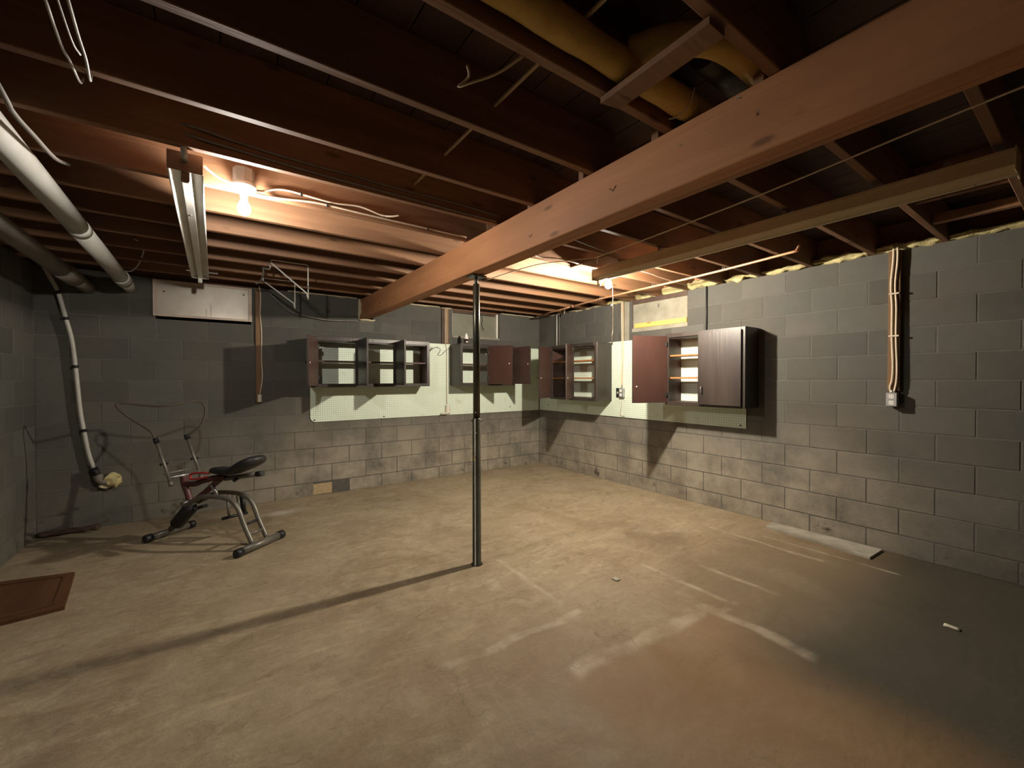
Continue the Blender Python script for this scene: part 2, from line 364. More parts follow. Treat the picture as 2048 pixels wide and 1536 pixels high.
# ------------------------------------------------------------------ mesh builder
class MB:
    def __init__(s):
        s.v = []; s.f = []; s.m = []; s.sm = []
    def add(s, vs, fs, mi=0, smooth=False):
        o = len(s.v)
        s.v += [tuple(v) for v in vs]
        for f in fs:
            s.f.append([o + i for i in f]); s.m.append(mi); s.sm.append(smooth)
        return s
    def box(s, x0, x1, y0, y1, z0, z1, mi=0):
        if x0 > x1: x0, x1 = x1, x0
        if y0 > y1: y0, y1 = y1, y0
        if z0 > z1: z0, z1 = z1, z0
        return s.hexa([(x0, y0), (x1, y0), (x1, y1), (x0, y1)], z0, z1, mi)
    def hexa(s, q, z0, z1, mi=0, bev=0.0):
        vs = [(x, y, z0) for x, y in q] + [(x, y, z1) for x, y in q]
        n = len(q)
        fs = [list(range(n))[::-1], list(range(n, 2 * n))] + [[i, (i + 1) % n, n + (i + 1) % n, n + i] for i in range(n)]
        return s.add(vs, fs, mi)
    def bbox(s, x0, x1, y0, y1, z0, z1, b=0.004, mi=0):
        """box with chamfered edges"""
        cs = []
        for sx, X in ((-1, x0), (1, x1)):
            for sy, Y in ((-1, y0), (1, y1)):
                for sz, Z in ((-1, z0), (1, z1)):
                    cs.append(((X, Y, Z), (sx, sy, sz)))
        vs = []; idx = {}
        for (P, S) in cs:
            for a in range(3):
                q = [P[i] - (0 if i == a else S[i] * b) for i in range(3)]
                idx[(S, a)] = len(vs); vs.append(q)
        fs = []
        R = (-1, 1)
        order = [(-1, -1), (1, -1), (1, 1), (-1, 1)]
        for a in range(3):
            o = [i for i in range(3) if i != a]
            for sa in R:
                f = []
                for p, q in order:
                    S = [0, 0, 0]; S[a] = sa; S[o[0]] = p; S[o[1]] = q
                    f.append(idx[(tuple(S), a)])
                flip = (sa < 0) ^ (a == 1)
                fs.append(f[::-1] if flip else f)
        for a in range(3):
            o = [i for i in range(3) if i != a]
            for p in R:
                for q in R:
                    S0 = [0, 0, 0]; S1 = [0, 0, 0]
                    for S, e in ((S0, -1), (S1, 1)):
                        S[a] = e; S[o[0]] = p; S[o[1]] = q
                    fs.append([idx[(tuple(S0), o[0])], idx[(tuple(S1), o[0])], idx[(tuple(S1), o[1])], idx[(tuple(S0), o[1])]])
        for S in [(a, b2, c) for a in R for b2 in R for c in R]:
            fs.append([idx[(S, 0)], idx[(S, 1)], idx[(S, 2)]])
        return s.add(vs, fs, mi)
    def tube(s, pts, r, n=10, mi=0, caps=True, closed=False, sm=True):
        pts = [Vector(p) for p in pts]
        rs = r if isinstance(r, (list, tuple)) else [r] * len(pts)
        k = len(pts)
        t0 = (pts[1] - pts[0]).normalized()
        ref = Vector((0, 0, 1)) if abs(t0.z) < 0.9 else Vector((1, 0, 0))
        u = t0.cross(ref).normalized()
        rings = []
        vs = []
        for i, p in enumerate(pts):
            if closed: t = (pts[(i + 1) % k] - pts[i - 1]).normalized()
            elif i == 0: t = (pts[1] - p).normalized()
            elif i == k - 1: t = (p - pts[i - 1]).normalized()
            else: t = ((pts[i + 1] - p).normalized() + (p - pts[i - 1]).normalized()).normalized()
            u = (u - t * u.dot(t)).normalized()
            v = t.cross(u)
            for j in range(n):
                a = 2 * math.pi * j / n
                vs.append(p + (u * math.cos(a) + v * math.sin(a)) * rs[i])
        fs = []
        for i in range(k if closed else k - 1):
            i2 = (i + 1) % k
            for j in range(n):
                j2 = (j + 1) % n
                fs.append([i * n + j, i * n + j2, i2 * n + j2, i2 * n + j])
        s.add(vs, fs, mi, sm)
        if caps and not closed:
            o = len(s.v) - k * n
            s.f.append([o + j for j in range(n)][::-1]); s.m.append(mi); s.sm.append(False)
            s.f.append([o + (k - 1) * n + j for j in range(n)]); s.m.append(mi); s.sm.append(False)
        return s
    def lathe(s, prof, c, n=20, axis=Vector((0, 0, 1)), mi=0, sm=True):
        """prof: list of (r, h) along axis from point c"""
        axis = Vector(axis).normalized(); c = Vector(c)
        ref = Vector((1, 0, 0)) if abs(axis.x) < 0.9 else Vector((0, 1, 0))
        u = axis.cross(ref).normalized(); v = axis.cross(u)
        vs = []
        for r, h in prof:
            for j in range(n):
                a = 2 * math.pi * j / n
                vs.append(c + axis * h + (u * math.cos(a) + v * math.sin(a)) * max(r, 1e-4))
        fs = []
        for i in range(len(prof) - 1):
            for j in range(n):
                j2 = (j + 1) % n
                fs.append([i * n + j, i * n + j2, (i + 1) * n + j2, (i + 1) * n + j])
        fs.append([j for j in range(n)][::-1])
        fs.append([(len(prof) - 1) * n + j for j in range(n)])
        return s.add(vs, fs, mi, sm)
    def build(s, name, mats, parent=None, origin=None):
        if not isinstance(mats, (list, tuple)): mats = [mats]
        me = bpy.data.meshes.new(name)
        if parent is not None:
            o = world_loc(parent)
        elif origin is not None:
            o = Vector(origin)
        else:
            xs = [v[0] for v in s.v]; ys = [v[1] for v in s.v]; zs = [v[2] for v in s.v]
            o = Vector(((min(xs) + max(xs)) / 2, (min(ys) + max(ys)) / 2, min(zs)))
        me.from_pydata([tuple(Vector(v) - o) for v in s.v], [], s.f)
        for mt in mats: me.materials.append(MAT[mt] if isinstance(mt, str) else mt)
        for p, mi, sm in zip(me.polygons, s.m, s.sm):
            p.material_index = mi; p.use_smooth = sm
        me.validate(); me.update()
        ob = bpy.data.objects.new(name, me)
        COL.objects.link(ob)
        if parent is not None: ob.parent = parent
        else: ob.location = o
        return ob

def world_loc(o):
    l = Vector(o.location)
    while o.parent is not None:
        o = o.parent; l += Vector(o.location)
    return l

def tag(o, label=None, cat=None, group=None, kind=None):
    if label: o['label'] = label
    if cat: o['category'] = cat
    if group: o['group'] = group
    if kind: o['kind'] = kind
    return o

def thing(name, label, cat, loc, group=None):
    o = bpy.data.objects.new(name, None); COL.objects.link(o)
    o.empty_display_size = 0.1
    o.location = loc
    return tag(o, label, cat, group)

def spline(pts, k=6, closed=False):
    pts = [Vector(p) for p in pts]; n = len(pts); out = []
    rng = range(n) if closed else range(n - 1)
    for i in rng:
        if closed: p0, p1, p2, p3 = pts[i - 1], pts[i], pts[(i + 1) % n], pts[(i + 2) % n]
        else:
            p1, p2 = pts[i], pts[i + 1]
            p0 = pts[i - 1] if i else p1 * 2 - p2
            p3 = pts[i + 2] if i + 2 < n else p2 * 2 - p1
        for j in range(k):
            t = j / k
            out.append(0.5 * ((2 * p1) + (p2 - p0) * t + (2 * p0 - 5 * p1 + 4 * p2 - p3) * t * t + (3 * p1 - p0 - 3 * p2 + p3) * t ** 3))
    if not closed: out.append(pts[-1])
    return out

def lump(x0, x1, y0, y1, z0, z1, seed, nx=10, ny=4, nz=4, amp=0.012):
    """irregular soft block: a box grid pushed by noise"""
    mb = MB(); idx = {}
    def P(i, j, k):
        key = (i, j, k)
        if key in idx: return idx[key]
        u, v, w_ = i / nx, j / ny, k / nz
        p = Vector((x0 + (x1 - x0) * u, y0 + (y1 - y0) * v, z0 + (z1 - z0) * w_))
        c = Vector(((x0 + x1) / 2, (y0 + y1) / 2, (z0 + z1) / 2))
        e = max(abs(u - .5), abs(v - .5)) * 2
        d = noise.noise_vector(p * 16 + Vector((seed, seed * 2, 0))) * amp
        p = p + d
        # pinch the ends
        p.z = c.z + (p.z - c.z) * (1 - 0.45 * e ** 3)
        idx[key] = len(mb.v); mb.v.append(tuple(p)); return idx[key]
    def face(a, b, c, d): mb.f.append([a, b, c, d]); mb.m.append(0); mb.sm.append(True)
    for i in range(nx):
        for j in range(ny):
            face(P(i, j, 0), P(i, j + 1, 0), P(i + 1, j + 1, 0), P(i + 1, j, 0))
            face(P(i, j, nz), P(i + 1, j, nz), P(i + 1, j + 1, nz), P(i, j + 1, nz))
    for i in range(nx):
        for k in range(nz):
            face(P(i, 0, k), P(i + 1, 0, k), P(i + 1, 0, k + 1), P(i, 0, k + 1))
            face(P(i, ny, k), P(i, ny, k + 1), P(i + 1, ny, k + 1), P(i + 1, ny, k))
    for j in range(ny):
        for k in range(nz):
            face(P(0, j, k), P(0, j, k + 1), P(0, j + 1, k + 1), P(0, j + 1, k))
            face(P(nx, j, k), P(nx, j + 1, k), P(nx, j + 1, k + 1), P(nx, j, k + 1))
    return mb

# ================================================================== STRUCTURE
# ---- floor
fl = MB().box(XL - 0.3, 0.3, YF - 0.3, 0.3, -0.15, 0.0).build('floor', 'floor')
tag(fl, 'bare stained tan concrete basement floor', kind='structure')

# ---- block walls: a mortar backing with every block its own object
WIN_Z = ZK + 9 * CH     # openings take the top two courses
block_cache = {}
def block_mesh(wd, ht):
    key = (round(wd, 3), round(ht, 3))
    if key in block_cache: return block_cache[key]
    c = 0.003; d = 0.0025
    a, h = wd / 2, ht / 2
    vs = []
    for (ia, y) in ((0, 0.03), (0, d), (c, 0.0)):
        vs += [(-a + ia, y, -h + ia), (a - ia, y, -h + ia), (a - ia, y, h - ia), (-a + ia, y, h - ia)]
    fs = [[8, 9, 10, 11]]
    for r in (0, 1):
        for i in range(4):
            j = (i + 1) % 4
            fs.append([r * 4 + i, r * 4 + j, (r + 1) * 4 + j, (r + 1) * 4 + i])
    me = bpy.data.meshes.new('block'); me.from_pydata(vs, [], fs); me.materials.append(MAT['block']); me.update()
    block_cache[key] = me
    return me

def make_wall(name, label, mort_boxes, blocks, place, rotz):
    mb = MB()
    for bx in mort_boxes: mb.box(*bx)
    w_ = mb.build(name, 'mortar', origin=(0, 0, 0))
    tag(w_, label, kind='structure')
    for (ua, ub, za, zb, mat) in blocks:
        me = block_mesh(ub - ua, zb - za)
        if mat:
            me = me.copy(); me.materials.clear(); me.materials.append(MAT[mat])
        o = bpy.data.objects.new('block', me); COL.objects.link(o)
        o.parent = w_
        pt = place((ua + ub) / 2, (za + zb) / 2)
        jit = random.uniform(-0.0012, 0.0012)
        n = Vector((math.sin(rotz), -math.cos(rotz), 0))
        o.location = Vector(pt) + n * jit
        o.rotation_euler = (0, 0, rotz)
    return w_

def rows(lo, hi, phase, openings):
    """list of (ua, ub, za, zb) blocks between lo and hi; vertical joints at phase + n*0.2032 with n = row (mod 2)"""
    out = []; J = 0.0068
    for i in range(-1, 11):
        z0 = 0.0 if i < 0 else ZK + i * CH
        z1 = ZK + (i + 1) * CH
        cuts = [lo]
        n = math.floor((lo - phase) / CH) - 2
        while phase + n * CH < hi:
            u = phase + n * CH
            if (n - i) % 2 == 0 and u > lo + 0.06 and u < hi - 0.06: cuts.append(u)
            n += 1
        cuts.append(hi)
        for a, b_ in zip(cuts[:-1], cuts[1:]):
            segs = [(a, b_)]
            for (oa, ob, oz0, oz1) in openings:
                if z1 <= oz0 + 0.01 or z0 >= oz1 - 0.01: continue
                ns = []
                for (s0, s1) in segs:
                    if ob <= s0 or oa >= s1: ns.append((s0, s1)); continue
                    if oa - s0 > 0.03: ns.append((s0, oa))
                    if s1 - ob > 0.03: ns.append((ob, s1))
                segs = ns
            for s0, s1 in segs:
                out.append((s0 + J / 2, s1 - J / 2, (z0 + J / 2) if i >= 0 else 0.0, z1 - J / 2, None))
    return out

T = 0.22
MR = 0.0022     # joint recess
# back wall: openings (in x)
OPB = [(-4.87, -4.06, WIN_Z, 2.40), (-1.60, -0.79, WIN_Z, 2.40), (-2.895, -2.725, 2.14, 2.40)]
bb = rows(XL, 0.0, -3.235, OPB)
bb = [b for b in bb if not (b[3] < ZK + 0.001 and b[0] < -3.4 < b[1])] + [(-3.63, -3.235, 0.006, ZK - 0.02, 'tan_block')]
mort = [(XL - T, T, MR, T, -0.1, WIN_Z), (XL - T, -4.87, MR, T, WIN_Z, H), (-4.06, -2.895, MR, T, WIN_Z, H),
        (-2.725, -1.60, MR, T, WIN_Z, H), (-0.79, T, MR, T, WIN_Z, H), (-2.895, -2.725, MR, T, WIN_Z, 2.14)]
make_wall('wall_back', 'grey painted concrete block wall with pegboard across its right half', mort, bb, lambda u, z: (u, 0, z), 0.0)
# right wall: u = -y
OPR = [(1.90, 2.68, WIN_Z, 2.40)]
br = rows(0.0, 6.6, 3.281, OPR)
mort = [(MR, T, YF, 0.0, -0.1, WIN_Z), (MR, T, YF, -2.68, WIN_Z, H), (MR, T, -1.90, 0.0, WIN_Z, H)]
make_wall('wall_right', 'grey concrete block wall running along the right side', mort, br, lambda u, z: (0, -u, z), -math.pi / 2)
# left wall : u = y + 3 (runs towards the back corner)
bl = rows(0.0, 3.2, 0.1, [])
make_wall('wall_left', 'dim grey concrete block wall at the far left', [(XL - T, XL - MR, YF, 0.0, -0.1, H)], bl, lambda u, z: (XL, -3.2 + u, z), math.pi / 2)
wf = MB().box(XL - T, T, YF - T, YF, -0.1, ZS).build('wall_front', 'mortar', origin=(0, YF, 0))
tag(wf, 'plain block wall behind the viewpoint', kind='structure')

# ---- ceiling: subfloor, rim boards, joists
ce = MB().box(XL - T, T, YF - T, T, ZS + 0.02, ZS + 0.05).build('ceiling', 'subfloor', origin=(0, 0, ZS + 0.02))
tag(ce, 'open ceiling of dark wooden floor joists and subfloor boards', kind='structure')
# subfloor boards run along y, seen between the joists
bx = XL - 0.15; bi = 0
while bx < 0.15:
    wd = 0.184
    MB().box(bx + 0.0025, bx + wd - 0.0025, YF, 0.18, ZS, ZS + 0.019).build('subfloor_board', 'subfloor', ce)
    bx += wd
MB().box(0.10, 0.14, YF, 0.14, H, ZS).build('rim_board', 'joist', ce)
MB().box(XL - 0.14, XL - 0.10, YF, 0.14, H, ZS).build('rim_board', 'joist', ce)
MB().box(XL - 0.1, 0.1, 0.06, 0.10, H, ZS).build('rim_board', 'joist', ce)
JL = [-0.30, -0.70, -1.11, -1.52, -1.92, -2.33, -2.73, -3.125, -3.51, -3.97, -4.40, -4.80, -5.21, -5.61, -6.02, -6.43, -6.83, -7.24, -7.65, -8.05, -8.46, -8.87, -9.27, -9.68, -10.09, -10.5]
JR = [y + 0.05 for y in JL]
JR[9] = -3.89; JR[10] = -4.33; JR[11] = -4.745
for i, y in enumerate(JL):
    MB().bbox(XL - 0.09, -2.72, y - 0.019, y + 0.019, H, ZS, 0.003).build('joist', 'joist', ce)
for i, y in enumerate(JR):
    MB().bbox(-2.868, 0.095, y - 0.019, y + 0.019, H, ZS, 0.003).build('joist', 'joist', ce)
# flat brace nailed across two joists and a solid blocking on the right
MB().hexa([(-3.262, -4.39), (-3.182, -4.41), (-3.19, -4.80), (-3.27, -4.80)], H - 0.024, H - 0.002).build('brace_board', 'joist', ce)
MB().bbox(-1.0, -0.96, -5.17, -4.765, 2.42, ZS, 0.003).build('blocking', 'joist', ce)
MB().bbox(-0.55, -0.50, -5.17, -4.765, 2.40, 2.46, 0.003).build('blocking', 'joist', ce)

# ---- window in the right wall (boarded)
w1 = thing('window_1', 'boarded basement window in the right wall with yellow pine sill', None, (0, -2.29, WIN_Z)); w1['kind'] = 'structure'
MB().box(0.012, 0.03, -2.68, -1.90, WIN_Z + 0.03, 2.335).build('infill_panel', 'infill', w1)
MB().box(0.0, 0.14, -2.68, -1.90, 2.335, H).build('header_board', 'darkwood', w1)
MB().bbox(-0.012, 0.02, -2.672, -1.945, 2.03, 2.088, 0.003).build('sill_strip', 'pine', w1)
MB().box(-0.004, 0.14, -2.68, -1.90, WIN_Z, WIN_Z + 0.045).build('sill', 'infill', w1)
MB().bbox(0.002, 0.02, -2.30, -2.28, 2.255, 2.30, 0.002).build('latch', 'steel', w1)
MB().box(0.004, 0.14, -2.68, -2.672, WIN_Z + 0.04, 2.335).build('jamb', 'darkwood', w1)
MB().box(0.004, 0.14, -1.908, -1.90, WIN_Z + 0.04, 2.335).build('jamb', 'darkwood', w1)
# ---- window in the back wall
w2 = thing('window_2', 'small grey basement window in the back wall near the corner', None, (-1.2, 0, WIN_Z)); w2['kind'] = 'structure'
MB().box(-1.585, -0.83, 0.075, 0.085, WIN_Z + 0.03, 2.37).build('pane', 'glass', w2)
MB().bbox(-0.835, -0.80, 0.02, 0.09, WIN_Z + 0.02, H - 0.01, 0.003).build('window_frame', 'white', w2)
MB().bbox(-1.60, -1.58, 0.03, 0.09, WIN_Z + 0.02, H - 0.01, 0.003).build('window_frame', 'galv', w2)
MB().bbox(-1.60, -0.79, -0.006, 0.09, WIN_Z, WIN_Z + 0.03, 0.004).build('window_sill', 'infill', w2)
MB().bbox(-1.58, -0.835, 0.04, 0.09, 2.35, H - 0.005, 0.003).build('window_frame', 'darkwood', w2)
MB().tube(spline([(-1.08, 0.07, 2.36), (-1.06, 0.06, 2.28), (-1.07, 0.065, 2.22), (-1.04, 0.06, 2.13)], 5), 0.004, 6).build('pull_wire', 'blackcable', w2)
MB().bbox(-1.10, -1.04, 0.06, 0.085, 2.32, 2.345, 0.003).build('latch', 'steel', w2)

# ================================================================== BEAM AND POST
bm = thing('support_beam', 'long built-up reddish wooden girder crossing under the joists', 'beam', (-2.81, -3.5, 2.15))
for k in range(4):
    x0 = -2.882 + k * 0.0375
    dz = (0.0, 0.004, 0.010, 0.012)[k]
    MB().bbox(x0, x0 + 0.037, YF + 0.05, 0.12, 2.150 + dz, H - 0.0015, 0.004).build('beam_ply', 'beam', bm)
for (y, z, s) in ((-4.114, 2.263, 0.02), (-3.49, 2.219, 0.017)):
    MB().tube([(-2.8835, y - s, z + s * .5), (-2.8835, y, z - s * .5), (-2.8835, y + s, z + s * .5)], 0.0014, 5).build('pencil_mark', 'blackcable', bm)
for (y, z, a, b_) in ((-4.751, 2.287, 0.004, 0.016), (-4.46, 2.309, 0.009, 0.006), (-4.684, 2.374, 0.012, 0.009)):
    MB().add([(-2.8825, y - a, z - b_ * .4), (-2.8885, y, z - b_), (-2.8845, y + a, z + b_ * .2), (-2.8825, y + a * .2, z + b_), (-2.8822, y, z)],
             [[0, 1, 2, 3], [3, 2, 4], [4, 2, 1], [4, 1, 0], [4, 0, 3]]).build('paper_scrap', 'slat', bm)

PX, PY = -2.80, -2.728
po = thing('jack_post', 'slim dark steel jack post standing under the beam', 'post', (PX, PY, 0))
MB().lathe([(0.045, 0), (0.045, 0.004), (0.032, 0.006), (0.031, 1.09), (0.026, 1.095)], (PX, PY, 0), 24).build('lower_tube', 'steelpost', po)
MB().lathe([(0.0258, 1.08), (0.0258, 2.085), (0.022, 2.09)], (PX, PY, 0), 24).build('upper_tube', 'steelpost', po)
MB().lathe([(0.012, 2.08), (0.012, 2.138)], (PX, PY, 0), 12).build('jack_screw', 'black', po)
MB().bbox(PX - 0.06, PX + 0.06, PY - 0.05, PY + 0.05, 2.139, 2.1495, 0.002).build('cap_plate', 'steelpost', po)
MB().tube([(PX - 0.036, PY + 0.015, 1.075), (PX + 0.042, PY - 0.015, 1.075)], 0.006, 8).build('lock_pin', 'black', po)
dv = Vector((-4.39 - PX, -5.45 - PY, 0)).normalized(); sv = Vector((-dv.y, dv.x, 0))
for z, a, mt in ((1.405, 0.25, 'black'), (1.26, 0.3, 'black'), (1.137, 0.2, 'chrome'), (0.985, 0.1, 'galv'), (1.55, 0.1, 'black')):
    d = (dv * math.cos(a) - sv * math.sin(a))
    rr = 0.0255 if z > 1.09 else 0.0308
    MB().lathe([(0.006, -0.002), (0.006, 0.0025), (0.003, 0.004)], Vector((PX, PY, z)) + d * rr, 10, d).build('post_bolt', mt, po)
def vmark(zc, rr):
    mb = MB()
    a0 = -0.1
    for sgn in (0, 1):
        pts = []
        for t in range(5):
            u = t / 4
            ang = (0.25 + 0.35 * u) if sgn == 0 else (0.60 + 0.30 * u)
            z = zc + (0.03 * (1 - u) - 0.02 * u if sgn == 0 else -0.02 + 0.035 * u)
            d = dv * math.cos(ang) - sv * math.sin(ang)
            pts.append((Vector((PX, PY, z)) + d * (rr + 0.0008), d))
        vs = []
        for p_, d in pts: vs += [p_ + Vector((0, 0, 0.008)), p_ - Vector((0, 0, 0.008)), p_ + Vector((0, 0, 0.008)) - d * .003, p_ - Vector((0, 0, 0.008)) - d * .003]
        fs = []
        for i in range(4):
            o = i * 4
            fs += [[o, o + 1, o + 5, o + 4], [o + 2, o + 6, o + 7, o + 3], [o, o + 4, o + 6, o + 2], [o + 1, o + 3, o + 7, o + 5]]
        mb.add(vs, fs)
    return mb
vmark(0.80, 0.031).build('orange_tape_mark', 'orange', po)

# ================================================================== LAMPS
def bulb_prof(): return [(0.012, 0.0), (0.0135, -0.012), (0.014, -0.024), (0.019, -0.036), (0.0265, -0.052), (0.030, -0.068), (0.029, -0.082), (0.023, -0.096), (0.012, -0.104), (0.001, -0.107)]
def lampholder(name, label, c, ztop, mat, boxmat, cord=False):
    """c: bulb centre; ztop: top of the junction box"""
    x, y, zc = c
    t = thing(name, label, 'lamp', (x, y, zc - 0.04), 'bare bulb lampholders')
    zb = zc + 0.065                       # bulb neck
    if ztop > zb + 0.07: MB().lathe([(0.047, 0), (0.050, 0.004), (0.050, ztop - (zb + 0.058) - .003), (0.046, ztop - (zb + 0.058))], (x, y, zb + 0.058), 8, sm=False).build('junction_box', boxmat, t)
    MB().lathe([(0.0175, -0.012), (0.019, 0.018), (0.024, 0.026), (0.056, 0.036), (0.058, 0.044), (0.056, 0.056), (0.02, 0.058)], (x, y, zb), 28).build('porcelain_base', 'porcelain', t)
    b = MB().lathe(bulb_prof(), (x, y, zb - 0.002), 24).build('bulb', mat, t)
    MB().lathe([(0.0145, -0.013), (0.0152, -0.008), (0.0152, 0.0)], (x, y, zb), 16).build('bulb_screw_base', 'galv', t)
    for a in (0.6, 2.4):
        MB().lathe([(0.005, 0.0), (0.005, -0.003)], (x + 0.036 * math.cos(a), y + 0.036 * math.sin(a), zb + 0.0315), 8).build('screw', 'steel', t)
    return t
MAT['bulb_l'] = emit('lit_bulb_cool', *BULB_LEFT)
MAT['bulb_r'] = emit('lit_bulb_warm', *BULB_RIGHT)
lampholder('bulb_lamp', 'lit bare bulb on white porcelain base beside the left strip light', (-4.261, -2.805, 2.292), 2.49, 'bulb_l', 'galv')
L2 = lampholder('bulb_lamp', 'lit bare bulb with pull cord at the end of the right strip light', (-1.45, -2.80, 2.252), 2.38, 'bulb_r', 'galv')
cordmb = MB().tube(spline([(-1.478, -2.845, 2.305), (-1.462, -2.85, 2.25), (-1.435, -2.84, 2.17), (-1.427, -2.835, 1.855), (-1.438, -2.835, 1.78), (-1.436, -2.835, 1.70)], 6), 0.0022, 6)
cordmb.build('pull_cord', 'cord', L2)
MB().lathe([(0.003, 0), (0.007, 0.008), (0.007, 0.02), (0.003, 0.028)], (-1.443, -2.835, 2.035), 10).build('cord_knob', 'cord', L2)
MB().lathe([(0.004, 0), (0.004, 0.05), (0.002, 0.055)], (-1.436, -2.835, 1.695), 8).build('cord_end', 'cord', L2)
# ceiling board carrying the right lampholder
MB().bbox(-1.80, -1.36, -3.10, -2.662, 2.3765, H - 0.001, 0.003).build('lamp_board', 'joist', ce)

# ================================================================== STRIP LIGHTS
def strip_light(name, label, x0, x1, yn, yf, zb, zt, body, inner, near_mat, convex=False):
    t = thing(name, label, 'strip light', ((x0 + x1) / 2, (yn + yf) / 2, zb))
    xm = (x0 + x1) / 2; wd = x1 - x0
    if convex:
        q = [(x0, zt), (x0, zb + 0.026), (x0 + 0.006, zb + 0.020), (x0 + wd * 0.30, zb + 0.008), (x0 + wd * 0.36, zb), (x0 + wd * 0.62, zb), (x0 + wd * 0.68, zb + 0.010), (x1 - 0.006, zb + 0.018), (x1, zb + 0.026), (x1, zt)]
        n = len(q)
        vs = [(x, yn, z) for x, z in q] + [(x, yf, z) for x, z in q]
        MB().add(vs, [[i, n + i, n + (i + 1) % n, (i + 1) % n] for i in range(n)] + [list(range(n)), list(range(n, 2 * n))[::-1]]).build('channel_body', body, t)
        for x in (x0 - 0.003, x1 + 0.003):
            MB().bbox(x - 0.003, x + 0.003, yn, yf, zt - 0.020, zt - 0.002, 0.001).build('side_lip', inner, t)
        MB().bbox(x0 + wd * 0.40, x0 + wd * 0.58, yn + 0.12, yf - 0.12, zb - 0.003, zb + 0.001, 0.001).build('raceway_cover', inner, t)
    else:
        MB().box(x0, x0 + 0.004, yn, yf, zb + 0.004, zt).box(x1 - 0.004, x1, yn, yf, zb + 0.004, zt).box(x0 + .004, x1 - .004, yn, yf, zt - 0.004, zt).build('channel_body', body, t)
        for x in (x0 - 0.001, x1 + 0.001):
            MB().tube([(x, yn, zb + 0.004), (x, yf, zb + 0.004)], 0.0045, 8).build('side_lip', inner, t)
        q = [(x0 + 0.004, zb + 0.006), (x0 + wd * 0.30, zb + 0.030), (x0 + wd * 0.36, zb + 0.002), (x0 + wd * 0.64, zb + 0.002), (x0 + wd * 0.70, zb + 0.030), (x1 - 0.004, zb + 0.006)]
        vs = [(x, yn + .003, z) for x, z in q] + [(x, yf - .003, z) for x, z in q] + [(x, yn + .003, z + .003) for x, z in q] + [(x, yf - .003, z + .003) for x, z in q]
        n = len(q); fs = []
        for i in range(n - 1):
            fs.append([i, i + 1, n + i + 1, n + i]); fs.append([2 * n + i, 3 * n + i, 3 * n + i + 1, 2 * n + i + 1])
        MB().add(vs, fs).build('reflector', inner, t)
    for y, mt in ((yn, near_mat), (yf, body)):
        s = -1 if y == yn else 1
        e = MB().bbox(x0 - 0.004, x1 + 0.004, min(y, y + s * 0.006), max(y, y + s * 0.006), zb, zt + 0.006, 0.0015).build('end_plate', mt, t)
        if convex and y == yn: continue
        lh = MB().bbox(xm - 0.016, xm + 0.016, min(y, y - s * 0.022) , max(y, y - s * 0.022), zb - 0.042, zb + 0.004, 0.004).build('tube_socket', near_mat if y == yn else 'white', t)
        MB().lathe([(0.011, 0), (0.011, 0.006)], (xm, y - s * 0.022, zb - 0.03), 12, (0, -s, 0)).build('socket_face', 'porcelain', lh)
    for y in ((yn * 3 + yf) / 4, (yn + yf * 3) / 4):
        MB().lathe([(0.006, 0), (0.004, -0.006)], (xm, y, zb + 0.002), 8).build('cover_screw', 'steel', t)
    return t
s1 = strip_light('strip_light', 'old white tubeless strip light with brown end plate, left of the bulb', -4.555, -4.435, -3.06, -0.62, 2.310, 2.388, 'white', 'white', 'fixbrown')
MB().tube(spline([(-4.495, -3.066, 2.36), (-4.495, -3.10, 2.362), (-4.497, -3.12, 2.39), (-4.50, -3.11, 2.46)], 6), 0.012, 10).build('conduit_stub', 'galv', s1)
MB().bbox(-4.60, -4.36, -0.62, -0.585, 2.375, 2.383, 0.002).build('hanger_strap', 'chrome', s1)
s2 = strip_light('strip_light', 'long tan tubeless strip light fixed below joists right of the beam', -1.655, -1.515, -5.21, -2.80, 2.256, 2.352, 'fixtan', 'fixtan', 'fixtan', True)

for y in (-5.0, -4.32, -3.45, -3.07):
    MB().bbox(-1.61, -1.56, y - 0.012, y + 0.012, 2.352, H, 0.002).build('mount_spacer', 'steel', s2)

# ================================================================== PEGBOARD
def peg(name, label, place, mat, u0, u1, z0, z1, rad=None, hole=None):
    pts = []
    if rad:
        for k in range(7):
            a = math.pi + (math.pi / 2) * k / 6
            pts.append((u0 + rad + rad * math.cos(a), z0 + rad + rad * math.sin(a)))
    else: pts.append((u0, z0))
    pts += [(u1, z0), (u1, z1), (u0, z1)]
    n = len(pts)
    vs = [place(u, 0.014, z) for u, z in pts] + [place(u, 0.008, z) for u, z in pts]
    fs = [list(range(n)), list(range(n, 2 * n))[::-1]] + [[i, n + i, n + (i + 1) % n, (i + 1) % n] for i in range(n)]
    o = MB().add(vs, fs).build(name, mat)
    return tag(o, label, 'pegboard')
PB = lambda u, d, z: (u, -d, z)
PRr = lambda u, d, z: (-d, -u, z)
pg1 = peg('pegboard', 'pale green pegboard with rounded lower corner on the back wall', PB, 'pegb', -3.475, -1.705, 0.876, 1.882, 0.06)
pg2 = peg('pegboard', 'pale green pegboard on the back wall reaching into the corner', PB, 'pegb', -1.702, -0.02, 0.876, 1.882)
pg3 = peg('pegboard', 'pale green pegboard on the right wall by the corner cabinet', PRr, 'pegr', 0.03, 1.72, 0.882, 1.882)
pg4 = peg('pegboard', 'pale green pegboard behind the closed-door cabinet on the right wall', PRr, 'pegr', 1.723, 3.335, 0.882, 1.882)
